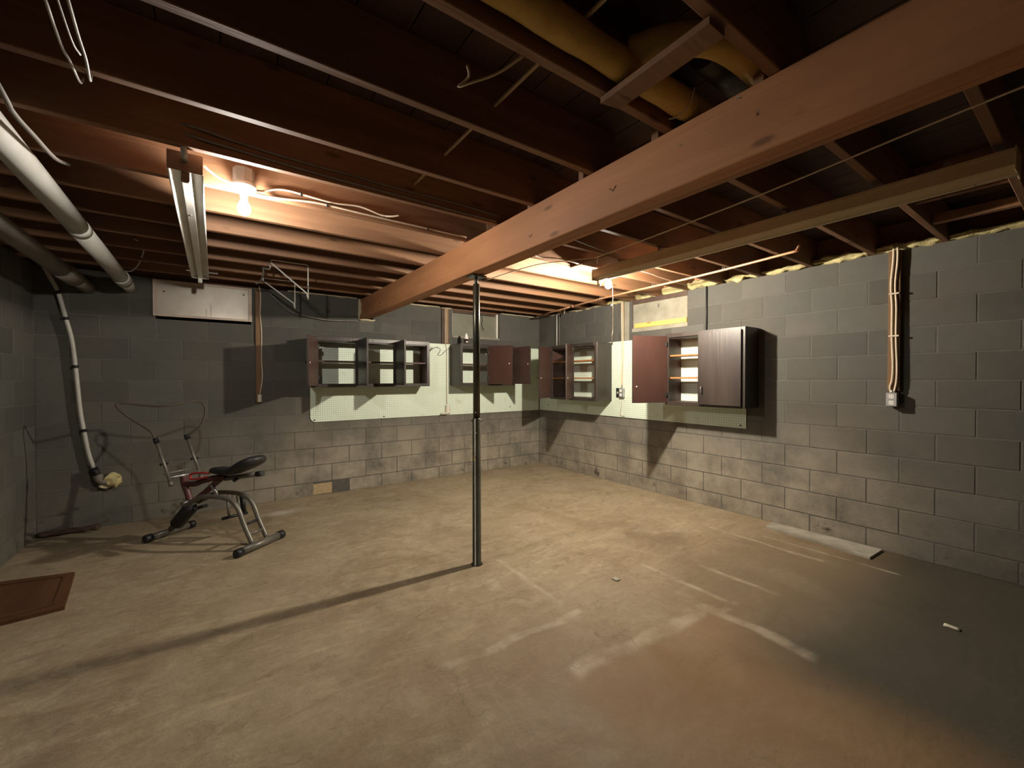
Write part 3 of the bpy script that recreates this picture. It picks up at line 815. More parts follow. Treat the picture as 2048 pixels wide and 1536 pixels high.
for o, pts in ((pg1, [PB(-3.43, 0.014, 0.90), PB(-2.6, 0.014, 0.90)]), (pg2, [PB(-0.6, 0.014, 0.95)]), (pg3, [PRr(0.25, 0.014, 0.97)]), (pg4, [PRr(3.28, 0.014, 0.91)])):
    for p_ in pts:
        nrm = (0, -1, 0) if o in (pg1, pg2) else (-1, 0, 0)
        mb = MB().lathe([(0.009, 0), (0.009, 0.003), (0.004, 0.006)], p_, 10, nrm)
        ob = mb.build('mounting_screw', 'black', o)

# ================================================================== CABINETS
def cabinet(label, wall, u0, u1, z0, z1, dep, splits, shelves, doors, shelf_mat='shelfwood'):
    """u along the wall as seen, d away from the wall. doors: (hinge_u, closed_dir, width, angle_deg, knob_z)"""
    W = (lambda u, d, z: (u, -d, z)) if wall == 'back' else (lambda u, d, z: (-d, -u, z))
    def bx(mb, ua, ub, da, db, za, zb, b=0.0015):
        a = W(ua, da, za); c = W(ub, db, zb)
        mb.bbox(min(a[0], c[0]), max(a[0], c[0]), min(a[1], c[1]), max(a[1], c[1]), za, zb, b)
        return mb
    t = thing('wall_cabinet', label, 'cabinet', W((u0 + u1) / 2, dep / 2, z0), 'dark wooden wall cabinets')
    th = 0.018; d0 = 0.016; df = dep - 0.019
    def two(ua, ub, za, zb, inner_side):
        """panel with walnut outside and red-brown inside"""
        mb = bx(MB(), ua, ub, d0, df, za, zb)
        return mb
    def panel(name, ua, ub, za, zb, nrm_in):
        mb = bx(MB(), ua, ub, d0, df, za, zb)
        o = mb.build(name, ['walnut', 'redbrown'], t)
        for p in o.data.polygons:
            if Vector(p.normal).dot(Vector(nrm_in)) > 0.9: p.material_index = 1
        return o
    e = Vector(W(1, 0, 0)) - Vector(W(0, 0, 0))
    panel('side_panel', u0, u0 + th, z0, z1, e)
    panel('side_panel', u1 - th, u1, z0, z1, -e)
    panel('top_panel', u0 + th, u1 - th, z1 - 0.038 - th, z1 - 0.038, (0, 0, -1))
    panel('bottom_panel', u0 + th, u1 - th, z0 + 0.02, z0 + 0.02 + th, (0, 0, 1))
    for zs in shelves:
        bx(MB(), u0 + th + 0.001, u1 - th - 0.001, d0 + 0.075, df - 0.012, zs - 0.018, zs).build('shelf', shelf_mat, t)
    # face frame
    st = 0.038
    bx(MB(), u0, u0 + st, df, dep, z0, z1).build('stile', 'walnut_front', t)
    bx(MB(), u1 - st, u1, df, dep, z0, z1).build('stile', 'walnut_front', t)
    for s in splits: bx(MB(), s - 0.019, s + 0.019, df, dep, z0 + 0.038, z1 - 0.045).build('stile', 'walnut_front', t)
    bx(MB(), u0 + st, u1 - st, df, dep, z1 - 0.045, z1).build('rail', 'walnut_front', t)
    bx(MB(), u0 + st, u1 - st, df, dep, z0, z0 + 0.038).build('rail', 'walnut_front', t)
    # doors
    for (hu, cd, wd, ang, kz) in doors:
        a = math.radians(ang)
        du = Vector((cd * math.cos(a), math.sin(a)))          # along door from hinge (u, d)
        # outward normal of the outer face: +d when closed, turned with the door
        nn = Vector((-cd * math.sin(a) , math.cos(a)))
        h = Vector((hu, dep + 0.003))
        tk = 0.019
        za, zb = z0 + 0.022, z1 - 0.026
        c0 = h; c1 = h + du * wd; c2 = c1 + nn * tk; c3 = h + nn * tk
        q = [W(c.x, c.y, 0)[:2] for c in (c0, c1, c2, c3)]
        mb = MB()
        vs = [(x, y, za) for x, y in q] + [(x, y, zb) for x, y in q]
        mb.add(vs, [[0, 1, 5, 4]], 1)                          # inner face
        mb.add(vs, [[2, 3, 7, 6], [1, 2, 6, 5], [3, 0, 4, 7], [0, 3, 2, 1], [4, 5, 6, 7]], 0)
        d_ = mb.build('door', ['walnut_front', 'redbrown'], t)
        kp = h + du * (wd - 0.045)
        # knob outside, its screw plate inside
        nW = Vector(W(nn.x, nn.y, 0)) - Vector(W(0, 0, 0)); nW.normalize()
        P_out = Vector(W((kp + nn * tk).x, (kp + nn * tk).y, kz)); P_in = Vector(W(kp.x, kp.y, kz))
        if ang < 5:
            pulls = [P_out + Vector((0, 0, -0.03)), P_out + nW * 0.022 + Vector((0, 0, -0.028)), P_out + nW * 0.024 + Vector((0, 0, 0.028)), P_out + Vector((0, 0, 0.03))]
            MB().tube(spline(pulls, 5), 0.0045, 8).build('pull_handle', 'steel', d_)
        else:
            MB().lathe([(0.006, 0), (0.006, 0.01), (0.014, 0.016), (0.014, 0.024), (0.006, 0.028)], P_out, 12, nW).build('knob', 'black', d_)
        MB().lathe([(0.009, 0), (0.009, 0.004), (0.005, 0.007)], P_in, 10, -nW).build('knob_screw', 'outlet', d_)
        for zz in (za + 0.09, zb - 0.09):
            hp = h + du * 0.012 - nn * 0.004
            P = Vector(W(hp.x, hp.y, zz))
            MB().bbox(P.x - 0.010, P.x + 0.010, P.y - 0.010, P.y + 0.010, zz - 0.022, zz + 0.022, 0.002).build('hinge', 'black', d_)
    return t

cabinet('low three-door wall cabinet standing open left of the jack post', 'back', -3.475, -2.085, 1.292, 1.872, 0.30, [-3.01, -2.55], [1.60],
        [(-3.437, 1, 0.42, 113, 1.56), (-2.995, 1, 0.42, 91, 1.56), (-2.535, 1, 0.42, 95, 1.56)], 'redbrown')
cabinet('low two-door wall cabinet behind the jack post with doors swung right', 'back', -1.645, -0.735, 1.292, 1.878, 0.325, [-1.19], [1.60],
        [(-1.205, -1, 0.41, 112, 1.60), (-0.765, -1, 0.41, 90, 1.60)], 'redbrown')
cabinet('tall wall cabinet nearest the corner on the right wall, doors ajar', 'right', 0.645, 1.575, 1.09, 1.872, 0.315, [1.12], [1.405, 1.645],
        [(0.675, 1, 0.40, 64, 1.40), (1.135, 1, 0.40, 54, 1.40)])
cabinet('tall wall cabinet with one dark door shut and one swung left', 'right', 2.592, 3.455, 1.10, 1.885, 0.285, [3.015], [1.405, 1.65],
        [(2.615, 1, 0.42, 112, 1.30), (3.424, -1, 0.435, 0, 1.27)])

# glue bottle on the cabinet behind the post
gb = thing('glue_bottle', 'small dark bottle with white cone tip on top of a cabinet', 'bottle', (-1.485, -0.20, 1.878))
MB().lathe([(0.030, 0), (0.032, 0.004), (0.032, 0.055), (0.026, 0.068), (0.020, 0.072)], (-1.485, -0.20, 1.8785), 18).build('bottle_body', 'bottle', gb)
MB().lathe([(0.031, 0), (0.030, 0.01), (0.022, 0.045), (0.015, 0.07), (0.006, 0.082)], (-1.485, -0.20, 1.951), 18).build('cone_tip', 'porcelain', gb)
MB().lathe([(0.0325, 0), (0.0325, 0.028)], (-1.485, -0.20, 1.892), 18).build('paper_label', 'darkwood', gb)
MB().bbox(-1.505, -1.475, -0.2335, -0.2315, 1.90, 1.918, 0.0005).build('label_spot', 'white', gb)

# ================================================================== WALL STRIPS, CABLES, OUTLETS
def tube_thing(name, label, cat, pts, r, mat, k=5, n=8, group=None, smooth_=True):
    p = spline(pts, k) if smooth_ else [Vector(q) for q in pts]
    o = MB().tube(p, r, n).build(name, mat)
    return tag(o, label, cat, group)

# strip and cable at the left of the back wall
st1 = tag(MB().bbox(-4.022, -3.975, -0.019, 0.0, 1.125, 2.385, 0.002).build('wood_strip', 'strip'), 'thin brown batten on the back wall beside the white window cover', 'batten')
tube_thing('cable', 'white cable running down the batten beside the window cover', 'cable', [(-3.985, -0.026, 2.42), (-3.972, -0.026, 2.3), (-3.978, -0.026, 2.1), (-3.966, -0.026, 1.9), (-3.968, -0.026, 1.6), (-3.962, -0.026, 1.4), (-3.985, -0.026, 1.22)], 0.006, 'cable')
def outlet_box(label, c, nrm, sx=0.034, sz=0.055, mat='outlet', dep=0.03, plate='outlet'):
    c = Vector(c); n = Vector(nrm); s = Vector((n.y, -n.x, 0))
    t = thing('outlet', label, 'outlet', tuple(c - Vector((0, 0, sz))))
    def pb(w_, h_, d0, d1, z=0.0, u=0.0):
        a = c + s * (u - w_) + n * d0; b_ = c + s * (u + w_) + n * d1
        return MB().bbox(min(a.x, b_.x), max(a.x, b_.x), min(a.y, b_.y), max(a.y, b_.y), c.z + z - h_, c.z + z + h_, 0.002)
    pb(sx, sz, 0, dep).build('outlet_body', mat, t)
    pl_ = pb(sx * 0.95, sz * 0.96, dep, dep + 0.004).build('face_plate', plate, t)
    for z in (-0.45, 0.45):
        so = pb(sx * 0.45, sz * 0.28, dep + 0.004, dep + 0.006, z * sz * 1.0).build('socket', 'porcelain', pl_)
        for u in (-0.2, 0.2):
            pb(sx * 0.05, sz * 0.10, dep + 0.0045, dep + 0.0068, z * sz, u * sx).build('slot', 'black', t)
    return t
outlet_box('tiny ivory outlet at the foot of the brown batten', (-3.990, -0.019, 1.175), (0, -1, 0), 0.018, 0.042)
# strip in the middle of the back wall
tag(MB().bbox(-1.775, -1.735, -0.019, 0.0, 1.885, 2.385, 0.002).build('wood_strip', 'darkwood'), 'dark narrow batten above the pegboard behind the beam', 'batten')
tag(MB().bbox(-1.733, -1.665, -0.016, 0.0, 1.885, 2.385, 0.002).build('wood_strip', 'strip'), 'wider orange-brown batten above the pegboard left of the small window', 'batten')
tube_thing('cable', 'cable on the middle batten running down the pegboard seam to an outlet', 'cable', [(-1.722, -0.022, 2.40), (-1.724, -0.022, 2.2), (-1.720, -0.022, 2.0), (-1.715, -0.022, 1.87), (-1.700, -0.022, 1.80), (-1.702, -0.022, 1.5), (-1.700, -0.022, 1.2), (-1.700, -0.024, 1.03)], 0.006, 'cable')
tube_thing('cable', 'second cable beside the first on the middle batten', 'cable', [(-1.700, -0.022, 2.40), (-1.703, -0.022, 2.2), (-1.698, -0.022, 2.0), (-1.698, -0.022, 1.90)], 0.006, 'cable')
outlet_box('white outlet at the pegboard foot left of the jack post', (-1.69, -0.014, 0.955), (0, -1, 0), 0.036, 0.06)
lump(-1.80, -1.70, -0.06, -0.014, 0.885, 0.915, 3, 6, 3, 3, 0.008).build('plug', 'outlet')
tag(bpy.data.objects['plug'], 'pale plug lying by the outlet below the pegboard seam', 'plug')
wl = tube_thing('bent_wire', 'thin dark curled wire hanging on the pegboard by the low cabinet', 'wire', [(-2.03, -0.02, 1.79), (-1.93, -0.035, 1.82), (-1.99, -0.03, 1.75), (-1.88, -0.04, 1.83), (-1.80, -0.03, 1.80), (-1.84, -0.03, 1.72), (-1.78, -0.03, 1.73), (-1.72, -0.03, 1.79), (-1.63, -0.03, 1.83)], 0.0025, 'blackcable')
# right wall strips
tag(MB().bbox(-0.018, 0.0, -1.775, -1.735, 1.885, 2.385, 0.002).build('wood_strip', 'strip'), 'short brown batten above the right pegboard between two cabinets', 'batten')
tag(MB().bbox(-0.018, 0.0, -1.860, -1.785, 1.885, 2.385, 0.002).build('wood_strip', 'infill'), 'grey painted batten beside the boarded right window', 'batten')
tube_thing('cable', 'cream cable left of a pair down the short batten to the switch', 'cable', [(-0.024, -1.745, 2.40), (-0.024, -1.748, 2.1), (-0.024, -1.755, 1.9), (-0.028, -1.762, 1.75), (-0.028, -1.755, 1.5), (-0.03, -1.750, 1.28)], 0.006, 'cable')
tube_thing('cable', 'cream cable right of a pair down the short batten to the outlet', 'cable', [(-0.024, -1.768, 2.40), (-0.024, -1.772, 2.1), (-0.024, -1.775, 1.9), (-0.028, -1.785, 1.75), (-0.028, -1.772, 1.5), (-0.03, -1.765, 1.28)], 0.006, 'cable')
sw = thing('light_switch', 'black switch plate on the pegboard between the two tall cabinets', 'switch', (-0.014, -1.685, 1.14))
MB().bbox(-0.024, -0.014, -1.72, -1.655, 1.14, 1.265, 0.002).build('switch_plate', 'black', sw)
MB().bbox(-0.034, -0.024, -1.695, -1.68, 1.19, 1.215, 0.002).build('toggle', 'outlet', sw)
outlet_box('steel outlet box beside the black switch on the right pegboard', (-0.014, -1.765, 1.205), (-1, 0, 0), 0.036, 0.06, 'galv', 0.04, 'galv')
tube_thing('cable', 'thin wire loop under the steel outlet box on pegboard', 'cable', [(-0.03, -1.76, 1.10), (-0.03, -1.745, 1.0), (-0.03, -1.73, 0.93), (-0.02, -1.77, 0.895), (-0.03, -1.80, 0.91)], 0.0035, 'cable')
# far right strip with two cables and box
tag(MB().bbox(-0.040, 0.0, -4.505, -4.432, 1.29, 2.388, 0.002).build('wood_strip', 'dkstrip'), 'thick brown batten high on the bare right wall', 'batten')
def yz(x, l): return [(x, y, z) for y, z in l]
c1 = tube_thing('cable', 'left cream cable of the pair on the bare right wall', 'cable', yz(-0.047, [(-4.465, 2.43), (-4.462, 2.3), (-4.450, 2.12), (-4.458, 1.95), (-4.458, 1.72), (-4.466, 1.5), (-4.462, 1.38), (-4.450, 1.32), (-4.456, 1.275)]), 0.0075, 'cable')
c2 = tube_thing('cable', 'right cream cable of the pair on the bare right wall', 'cable', yz(-0.047, [(-4.488, 2.43), (-4.488, 2.3), (-4.476, 2.12), (-4.484, 1.95), (-4.483, 1.72), (-4.490, 1.5), (-4.489, 1.38), (-4.482, 1.32), (-4.472, 1.275)]), 0.0075, 'cable')
for z in (1.72, 2.05):
    MB().box(-0.058, -0.040, -4.500, -4.440, z - 0.006, z + 0.006).build('cable_clip', 'cable', c1)
ob = outlet_box('grey metal outlet box at the foot of the paired cables', (-0.022, -4.465, 1.222), (-1, 0, 0), 0.034, 0.054, 'galv', 0.05, 'galv')
MB().bbox(-0.022, 0.0, -4.495, -4.435, 1.175, 1.289, 0.002).build('mounting_block', 'dkstrip', ob)
MB().lathe([(0.012, 0), (0.012, 0.016), (0.008, 0.018)], (-0.047, -4.463, 1.276), 12).build('cable_clamp', 'galv', ob)
# black rod and corner conduit
tag(MB().tube([(-0.012, -2.908, 1.80), (-0.012, -2.908, 2.40)], 0.008, 10).build('conduit', 'blackcable'), 'thin black conduit rising from the tall cabinet to the joists', 'conduit')
cc = tag(MB().tube([(-0.022, -0.462, 1.875), (-0.022, -0.462, 2.40)], 0.012, 12).build('conduit', 'pvc'), 'pale conduit rising above the corner cabinet', 'conduit')
tag(MB().tube([(-0.018, -0.515, 1.875), (-0.018, -0.515, 2.40)], 0.007, 10).build('conduit', 'cabledark'), 'thin grey conduit beside the pale one near the corner', 'conduit')

# ================================================================== WINDOW COVER (left of back wall)
wc = thing('window_cover', 'dusty pale panel covering a window below the left strip light', 'window cover', (-4.465, -0.03, 2.012))
MB().bbox(-4.87, -4.07, -0.018, -0.008, 2.025, 2.365, 0.002).build('cover_panel', 'panelboard', wc)
for a in ((-4.886, -4.855, 2.012, 2.375), (-4.088, -4.055, 2.012, 2.375)):
    MB().bbox(a[0], a[1], -0.034, -0.004, a[2], a[3], 0.003).build('frame_strip', 'panelframe', wc)
for a in ((-4.855, -4.088, 2.012, 2.034), (-4.855, -4.088, 2.352, 2.375)):
    MB().bbox(a[0], a[1], -0.030, -0.004, a[2], a[3], 0.003).build('frame_strip', 'panelframe', wc)
for x, z in ((-4.80, 2.26), (-4.13, 2.30)):
    MB().lathe([(0.008, 0), (0.006, 0.004)], (x, -0.018, z), 8, (0, -1, 0)).build('screw', 'black', wc)
for x in (-4.46, -4.42):
    MB().bbox(x - 0.004, x + 0.004, -0.0225, -0.018, 2.04, 2.12 + (x + 4.46), 0.001).build('tape_strip', 'outlet', wc)

# ================================================================== PIPES on the left
pv = thing('drain_pipe', 'thick white drain pipe running to the back wall at upper left', 'pipe', (-5.05, -2.2, 2.2))
def pp(y): return (-5.052 + 0.004 * y, y, 2.262 - 0.022 * y * 0.9)
MB().tube([pp(-6.5), pp(-1.86)], 0.054, 24).build('pipe_length', 'pvc', pv)
MB().tube([pp(-1.85), pp(-0.42)], 0.054, 24).build('pipe_length', 'pvc', pv)
MB().tube([pp(-1.90), pp(-1.80)], 0.0555, 24).build('pipe_joint', 'pvc', pv)
MB().tube([pp(-0.52), pp(-0.34)], 0.062, 24).build('pipe_coupling', 'pvc', pv)
MB().tube([pp(-0.36), pp(0.03)], 0.050, 24).build('pipe_end', 'pvc', pv)
MB().tube([pp(-0.49), pp(-0.475)], 0.0635, 24).build('pipe_band', 'black', pv)
gp = thing('waste_pipe', 'dull grey waste pipe below the white drain pipe at far left', 'pipe', (-5.36, -2, 2.2))
MB().tube([(-5.42, -6.0, 2.30), (-5.36, -0.7, 2.235)], 0.058, 20).build('pipe_length', 'iron', gp)
MB().tube([(-5.36, -0.78, 2.236), (-5.35, -0.45, 2.232)], 0.068, 20).build('pipe_hub', 'iron', gp)
MB().tube([(-5.35, -0.5, 2.232), (-5.34, 0.03, 2.228)], 0.052, 20).build('pipe_end', 'iron', gp)
hose = thing('sump_hose', 'pale vertical hose strapped down the back wall at far left', 'hose', (-5.3, -0.06, 0.5))
hp = [(-5.60, -0.20, 2.44), (-5.585, -0.12, 2.34), (-5.525, -0.06, 2.16), (-5.48, -0.05, 1.93), (-5.445, -0.045, 1.74), (-5.424, -0.045, 1.5), (-5.41, -0.045, 1.288), (-5.395, -0.045, 1.08), (-5.375, -0.045, 0.918), (-5.345, -0.045, 0.70), (-5.305, -0.05, 0.54)]
MB().tube(spline(hp, 6), 0.017, 12).build('hose_tube', 'pvc', hose)
for i in (3, 5, 8, 2):
    a = Vector(hp[i]); t_ = (Vector(hp[i]) - Vector(hp[i - 1])).normalized()
    MB().tube([a - t_ * 0.013, a + t_ * 0.013], 0.021, 12).build('strap', 'black', hose)
MB().tube([(-5.312, -0.05, 0.57), (-5.285, -0.05, 0.48)], 0.028, 12).build('hose_clamp', 'black', hose)
MB().tube(spline([(-5.29, -0.05, 0.50), (-5.27, -0.05, 0.45), (-5.235, -0.03, 0.43), (-5.20, 0.01, 0.43)], 5), 0.036, 14).build('elbow', 'iron', hose)
fo = tag(lump(-5.235, -5.13, -0.075, 0.004, 0.375, 0.51, 9, 7, 5, 7, 0.03).build('foam_patch', 'wool'), 'lumpy yellow foam around the hose end low on the wall', 'foam')
tag(lump(-5.29, -5.20, -0.05, 0.004, 0.365, 0.41, 19, 6, 4, 4, 0.02).build('foam_patch', 'foam'), 'small pale foam drip under the yellow foam on the wall', 'foam')
# low dark lump added to stand in for shadow and dirt at the far left
tag(lump(-5.67, -5.28, -0.10, -0.006, 0.0, 0.035, 29, 16, 6, 3, 0.022).build('shade_dirt_lump', 'darkwood'), 'low dark lump standing in for shadow and dirt in the far left corner', 'shade lump')

# wires at upper left
wg = 'loose wires hanging from the upper left joists'
tube_thing('wire', 'pale hanging wire furthest left of three near the top', 'wire', [(-4.735, -4.15, 2.40), (-4.740, -3.88, 2.355), (-4.745, -3.78, 2.35), (-4.75, -3.67, 2.35), (-4.748, -3.61, 2.355), (-4.752, -3.47, 2.37), (-4.76, -3.38, 2.43)], 0.0038, 'pvc', group=wg)
tube_thing('wire', 'pale hanging wire between two longer ones near the top', 'wire', [(-4.718, -4.15, 2.42), (-4.722, -3.85, 2.375), (-4.725, -3.70, 2.365), (-4.727, -3.60, 2.39)], 0.0026, 'pvc', group=wg)
tube_thing('wire', 'pale hanging wire furthest right of three near the top', 'wire', [(-4.69, -4.15, 2.40), (-4.693, -3.91, 2.355), (-4.700, -3.77, 2.35), (-4.703, -3.667, 2.345), (-4.716, -3.54, 2.35), (-4.725, -3.47, 2.41)], 0.0038, 'pvc', group=wg)
tube_thing('wire', 'dull cable sagging beside the white drain pipe', 'wire', [(-4.93, -4.0, 2.38), (-4.942, -3.415, 2.305), (-4.952, -3.27, 2.30), (-4.945, -3.09, 2.305), (-4.945, -2.84, 2.33), (-4.95, -2.6, 2.40)], 0.008, 'cabledark')
tube_thing('wire', 'thin pale wire arcing onto the end of the drain pipe', 'wire', [(-4.88, -1.2, 2.44), (-4.86, -1.0, 2.47), (-4.862, -0.85, 2.46), (-4.92, -0.62, 2.38), (-4.985, -0.46, 2.345), (-5.03, -0.42, 2.342)], 0.005, 'pvc')

# ceiling cables
tube_thing('cable', 'upper grey cable stapled along the joist above the left bulb', 'cable', [(-4.60, -3.09, 2.50), (-4.44, -3.165, 2.47), (-4.30, -3.155, 2.46), (-4.05, -3.152, 2.45), (-3.80, -3.15, 2.45), (-3.53, -3.152, 2.445), (-3.2, -3.152, 2.45), (-2.87, -3.152, 2.44)], 0.006, 'cabledark', n=6)
tube_thing('cable', 'lower grey cable stapled along the joist above the left bulb', 'cable', [(-4.60, -3.09, 2.47), (-4.43, -3.160, 2.43), (-4.26, -3.152, 2.425), (-3.93, -3.152, 2.412), (-3.51, -3.15, 2.41), (-3.2, -3.151, 2.405), (-2.90, -3.151, 2.405)], 0.006, 'cabledark', n=6)
tube_thing('cable', 'short white cable from the left bulb ending loose on the joist', 'cable', [(-4.215, -2.79, 2.40), (-4.17, -2.765, 2.415), (-4.10, -2.757, 2.445), (-4.04, -2.757, 2.452), (-3.95, -2.757, 2.447), (-3.80, -2.757, 2.44), (-3.65, -2.757, 2.455), (-3.52, -2.757, 2.432), (-3.46, -2.775, 2.43), (-3.41, -2.79, 2.442)], 0.006, 'cable', n=6)
tube_thing('cable', 'white cable from the left bulb along the joist to the beam', 'cable', [(-4.215, -2.79, 2.385), (-4.15, -2.762, 2.392), (-4.05, -2.756, 2.402), (-3.95, -2.756, 2.415), (-3.85, -2.756, 2.420), (-3.60, -2.756, 2.415), (-3.25, -2.756, 2.412), (-2.90, -2.756, 2.408)], 0.006, 'cable', n=6)
tube_thing('cable', 'short white cable between the left strip light and the bulb', 'cable', [(-4.424, -3.03, 2.37), (-4.42, -2.98, 2.382), (-4.37, -2.88, 2.39), (-4.31, -2.82, 2.40)], 0.0055, 'cable', n=6)
tube_thing('cable', 'white cable crossing joists from the beam to the right bulb', 'cable', [(-2.72, -2.85, 2.385), (-2.45, -2.80, 2.384), (-2.21, -2.75, 2.384), (-2.09, -2.79, 2.384), (-1.90, -2.80, 2.383), (-1.84, -2.79, 2.382), (-1.815, -2.785, 2.384)], 0.006, 'cable', n=6)
tube_thing('cable', 'white cable sagging between right joists toward the wall', 'cable', [(-1.34, -2.95, 2.384), (-1.02, -2.93, 2.385), (-0.83, -2.90, 2.383), (-0.52, -2.86, 2.384), (-0.12, -2.75, 2.42)], 0.006, 'cable', n=6)
tube_thing('cable', 'grey cable under right joists beside the beam', 'cable', [(-2.72, -3.30, 2.384), (-2.4, -3.25, 2.383), (-2.0, -3.18, 2.383), (-1.7, -3.15, 2.383)], 0.005, 'cabledark', n=6)
for o in list(COL.objects):
    if o.get('label') in ('short white cable from the left bulb ending loose on the joist', 'white cable from the left bulb along the joist to the beam'):
        for x, z in (((-3.98, 2.449), (-3.50, 2.432)) if 'short' in o['label'] else ((-3.84, 2.420), (-3.2, 2.411))):
            MB().bbox(x - 0.004, x + 0.004, -2.764, -2.7485, z - 0.010, z + 0.010, 0.001).build('staple', 'black', o)
# clothesline
cl = tube_thing('clothesline', 'cotton clothesline stretched under the right joists past the beam', 'cord', [(-2.205, -5.75, 2.352), (-2.19, -5.274, 2.356), (-2.06, -4.4, 2.346), (-1.95, -3.6, 2.352), (-1.868, -3.03, 2.366)], 0.004, 'cord', n=6)
tube_thing('clothesline', 'tied-off cotton cord from hook to the top of the jack post', 'cord', [(-1.868, -3.03, 2.366), (-2.02, -2.85, 2.36), (-2.25, -2.79, 2.31), (-2.5, -2.75, 2.22), (-2.74, -2.73, 2.12)], 0.0035, 'cord', n=6)
hk = MB().tube(spline([(-1.85, -3.055, 2.395), (-1.85, -3.05, 2.375), (-1.82, -3.01, 2.352), (-1.785, -2.98, 2.345), (-1.765, -2.965, 2.36)], 5), 0.004, 8).build('line_hook', 'steel')
tag(hk, 'small steel hook holding the clothesline near the right bulb', 'hook')
# copper water pipe
cp = thing('copper_pipe', 'thin copper pipe slung below the right joists along the wall', 'pipe', (-0.6, -2.6, 2.36))
MB().tube(spline([(-0.700, -4.06, 2.42), (-0.715, -4.04, 2.375), (-0.725, -3.98, 2.366), (-0.63, -3.2, 2.362), (-0.57, -2.03, 2.360), (-0.47, -1.28, 2.358)], 6), 0.0105, 12).build('pipe_length', 'copper', cp)
MB().tube([(-0.47, -1.285, 2.358), (-0.40, -0.80, 2.355), (-0.30, -0.25, 2.35)], 0.0105, 12).build('pipe_length', 'copper', cp)
MB().tube([(-0.475, -1.32, 2.358), (-0.465, -1.25, 2.358)], 0.0135, 12).build('coupling', 'copper', cp)
for y, x in ((-3.44, -0.658), (-2.66, -0.600), (-1.88, -0.558)):
    MB().tube(spline([(x - 0.013, y, 2.392), (x - 0.014, y, 2.36), (x, y, 2.346), (x + 0.014, y, 2.36), (x + 0.013, y, 2.392)], 4), 0.002, 6).build('pipe_hanger', 'steel', cp)
tube_thing('pipe_riser', 'small grey pipe elbow by the joists near the corner', 'pipe', [(-0.20, -0.83, 2.335), (-0.205, -0.84, 2.37), (-0.215, -0.86, 2.45), (-0.22, -0.87, 2.60)], 0.010, 'galv')

# ================================================================== WRAPPED PIPES in the joist bay over the beam
wp = thing('insulated_pipe', 'amber insulation-wrapped pipe in the joist bay left of the beam', 'pipe', (-3.6, -4.5, 2.42))
def wob_tube(pts, r, seed, k=10):
    P = spline(pts, k)
    rs = [r * (1 + 0.13 * noise.noise(p * 9 + Vector((seed, 0, 0)))) for p in P]
    return MB().tube(P, rs, 16)
wob_tube([(-4.9, -4.475, 2.47), (-4.2, -4.475, 2.465), (-3.6, -4.475, 2.46), (-3.2, -4.475, 2.458), (-2.95, -4.480, 2.455), (-2.74, -4.485, 2.452)], 0.048, 1).build('wrapped_length', 'wrap', wp)
wob_tube([(-3.22, -4.49, 2.50), (-3.17, -4.58, 2.50), (-3.08, -4.68, 2.49), (-2.95, -4.715, 2.48), (-2.74, -4.72, 2.47)], 0.048, 5).build('wrapped_branch', 'wrap', wp)
dd = MB().tube([(-2.95, -4.60, 2.56), (-2.70, -4.60, 2.55)], 0.06, 20).build('round_duct', 'duct')
tag(dd, 'dark round duct end in the shadow between wrapped pipes', 'duct')
tube_thing('tie_wire', 'pale tie wire looped around the wrapped pipe at the beam', 'wire', [(-2.93, -4.44, 2.405), (-2.925, -4.47, 2.40), (-2.92, -4.52, 2.42), (-2.925, -4.545, 2.47)], 0.003, 'cord')

# battens and scraps on the joists
tube_thing('cable', 'tan cable threaded through the left joists toward the amber pipe', 'cable', [(-3.45, -5.6, 2.50), (-3.45, -4.9, 2.50), (-3.452, -4.2, 2.50), (-3.45, -3.7, 2.502), (-3.452, -3.3, 2.50), (-3.45, -2.9, 2.50)], 0.0075, 'slat', n=6)
tube_thing('frayed_wire', 'pale frayed wire tangled under the joists near the amber pipe', 'wire', [(-3.60, -4.385, 2.392), (-3.64, -4.30, 2.372), (-3.69, -4.22, 2.368), (-3.715, -4.17, 2.372), (-3.70, -4.215, 2.384), (-3.72, -4.24, 2.40)], 0.004, 'slat')

# ================================================================== INSULATION on the right wall top
ig = 'yellow insulation tufts along the top of the right wall'
def tuft(label, y0, y1, zh, seed, x0=-0.035, x1=0.09, z0=H - 0.002, mat='wool'):
    o = lump(x0, x1, y0, y1, z0, z0 + zh, seed, 4, 16, 4, 0.034).build('insulation_tuft', mat)
    return tag(o, label, 'insulation', ig)
tuft('plump yellow insulation tuft just right of the boarded right window', -3.05, -2.67, 0.085, 1)
tuft('thin yellow insulation roll above the shut cabinet door', -3.44, -3.10, 0.06, 2)
tuft('narrow yellow insulation strip above the bare wall right of cabinets', -3.87, -3.49, 0.045, 3)
tuft('yellow insulation strip just left of the paired cables', -4.31, -3.91, 0.06, 4)
tuft('yellow insulation strip just right of the paired cables', -4.72, -4.35, 0.05, 5)
tuft('yellow insulation strip at the far right of the wall top', -5.6, -4.77, 0.05, 6)
tuft('pale insulation wedge above the middle of the boarded window', -2.62, -2.32, 0.10, 7, x0=0.03)
tuft('pale insulation wedge above the left end of the boarded window', -2.24, -1.92, 0.09, 8, x0=0.03)
tuft('pale insulation strip above the short batten on the right wall', -1.84, -1.50, 0.045, 9)
tuft('cream foam line on the wall top above the corner cabinet', -1.44, -0.70, 0.028, 10, x0=-0.02, mat='foam')
tuft('cream foam line on the right wall top at the corner', -0.62, -0.02, 0.026, 11, x0=-0.02, mat='foam')
fg = 'cream foam beads along the back wall'
def bead(label, x0, x1, z0, z1, seed, y0=-0.018, y1=0.04):
    nx = max(4, int((x1 - x0) / 0.03))
    return tag(lump(x0, x1, y0, y1, z0, z1, seed, nx, 3, max(3, int((z1 - z0) / 0.03)), 0.010).build('foam_bead', 'foam'), label, 'foam', fg)
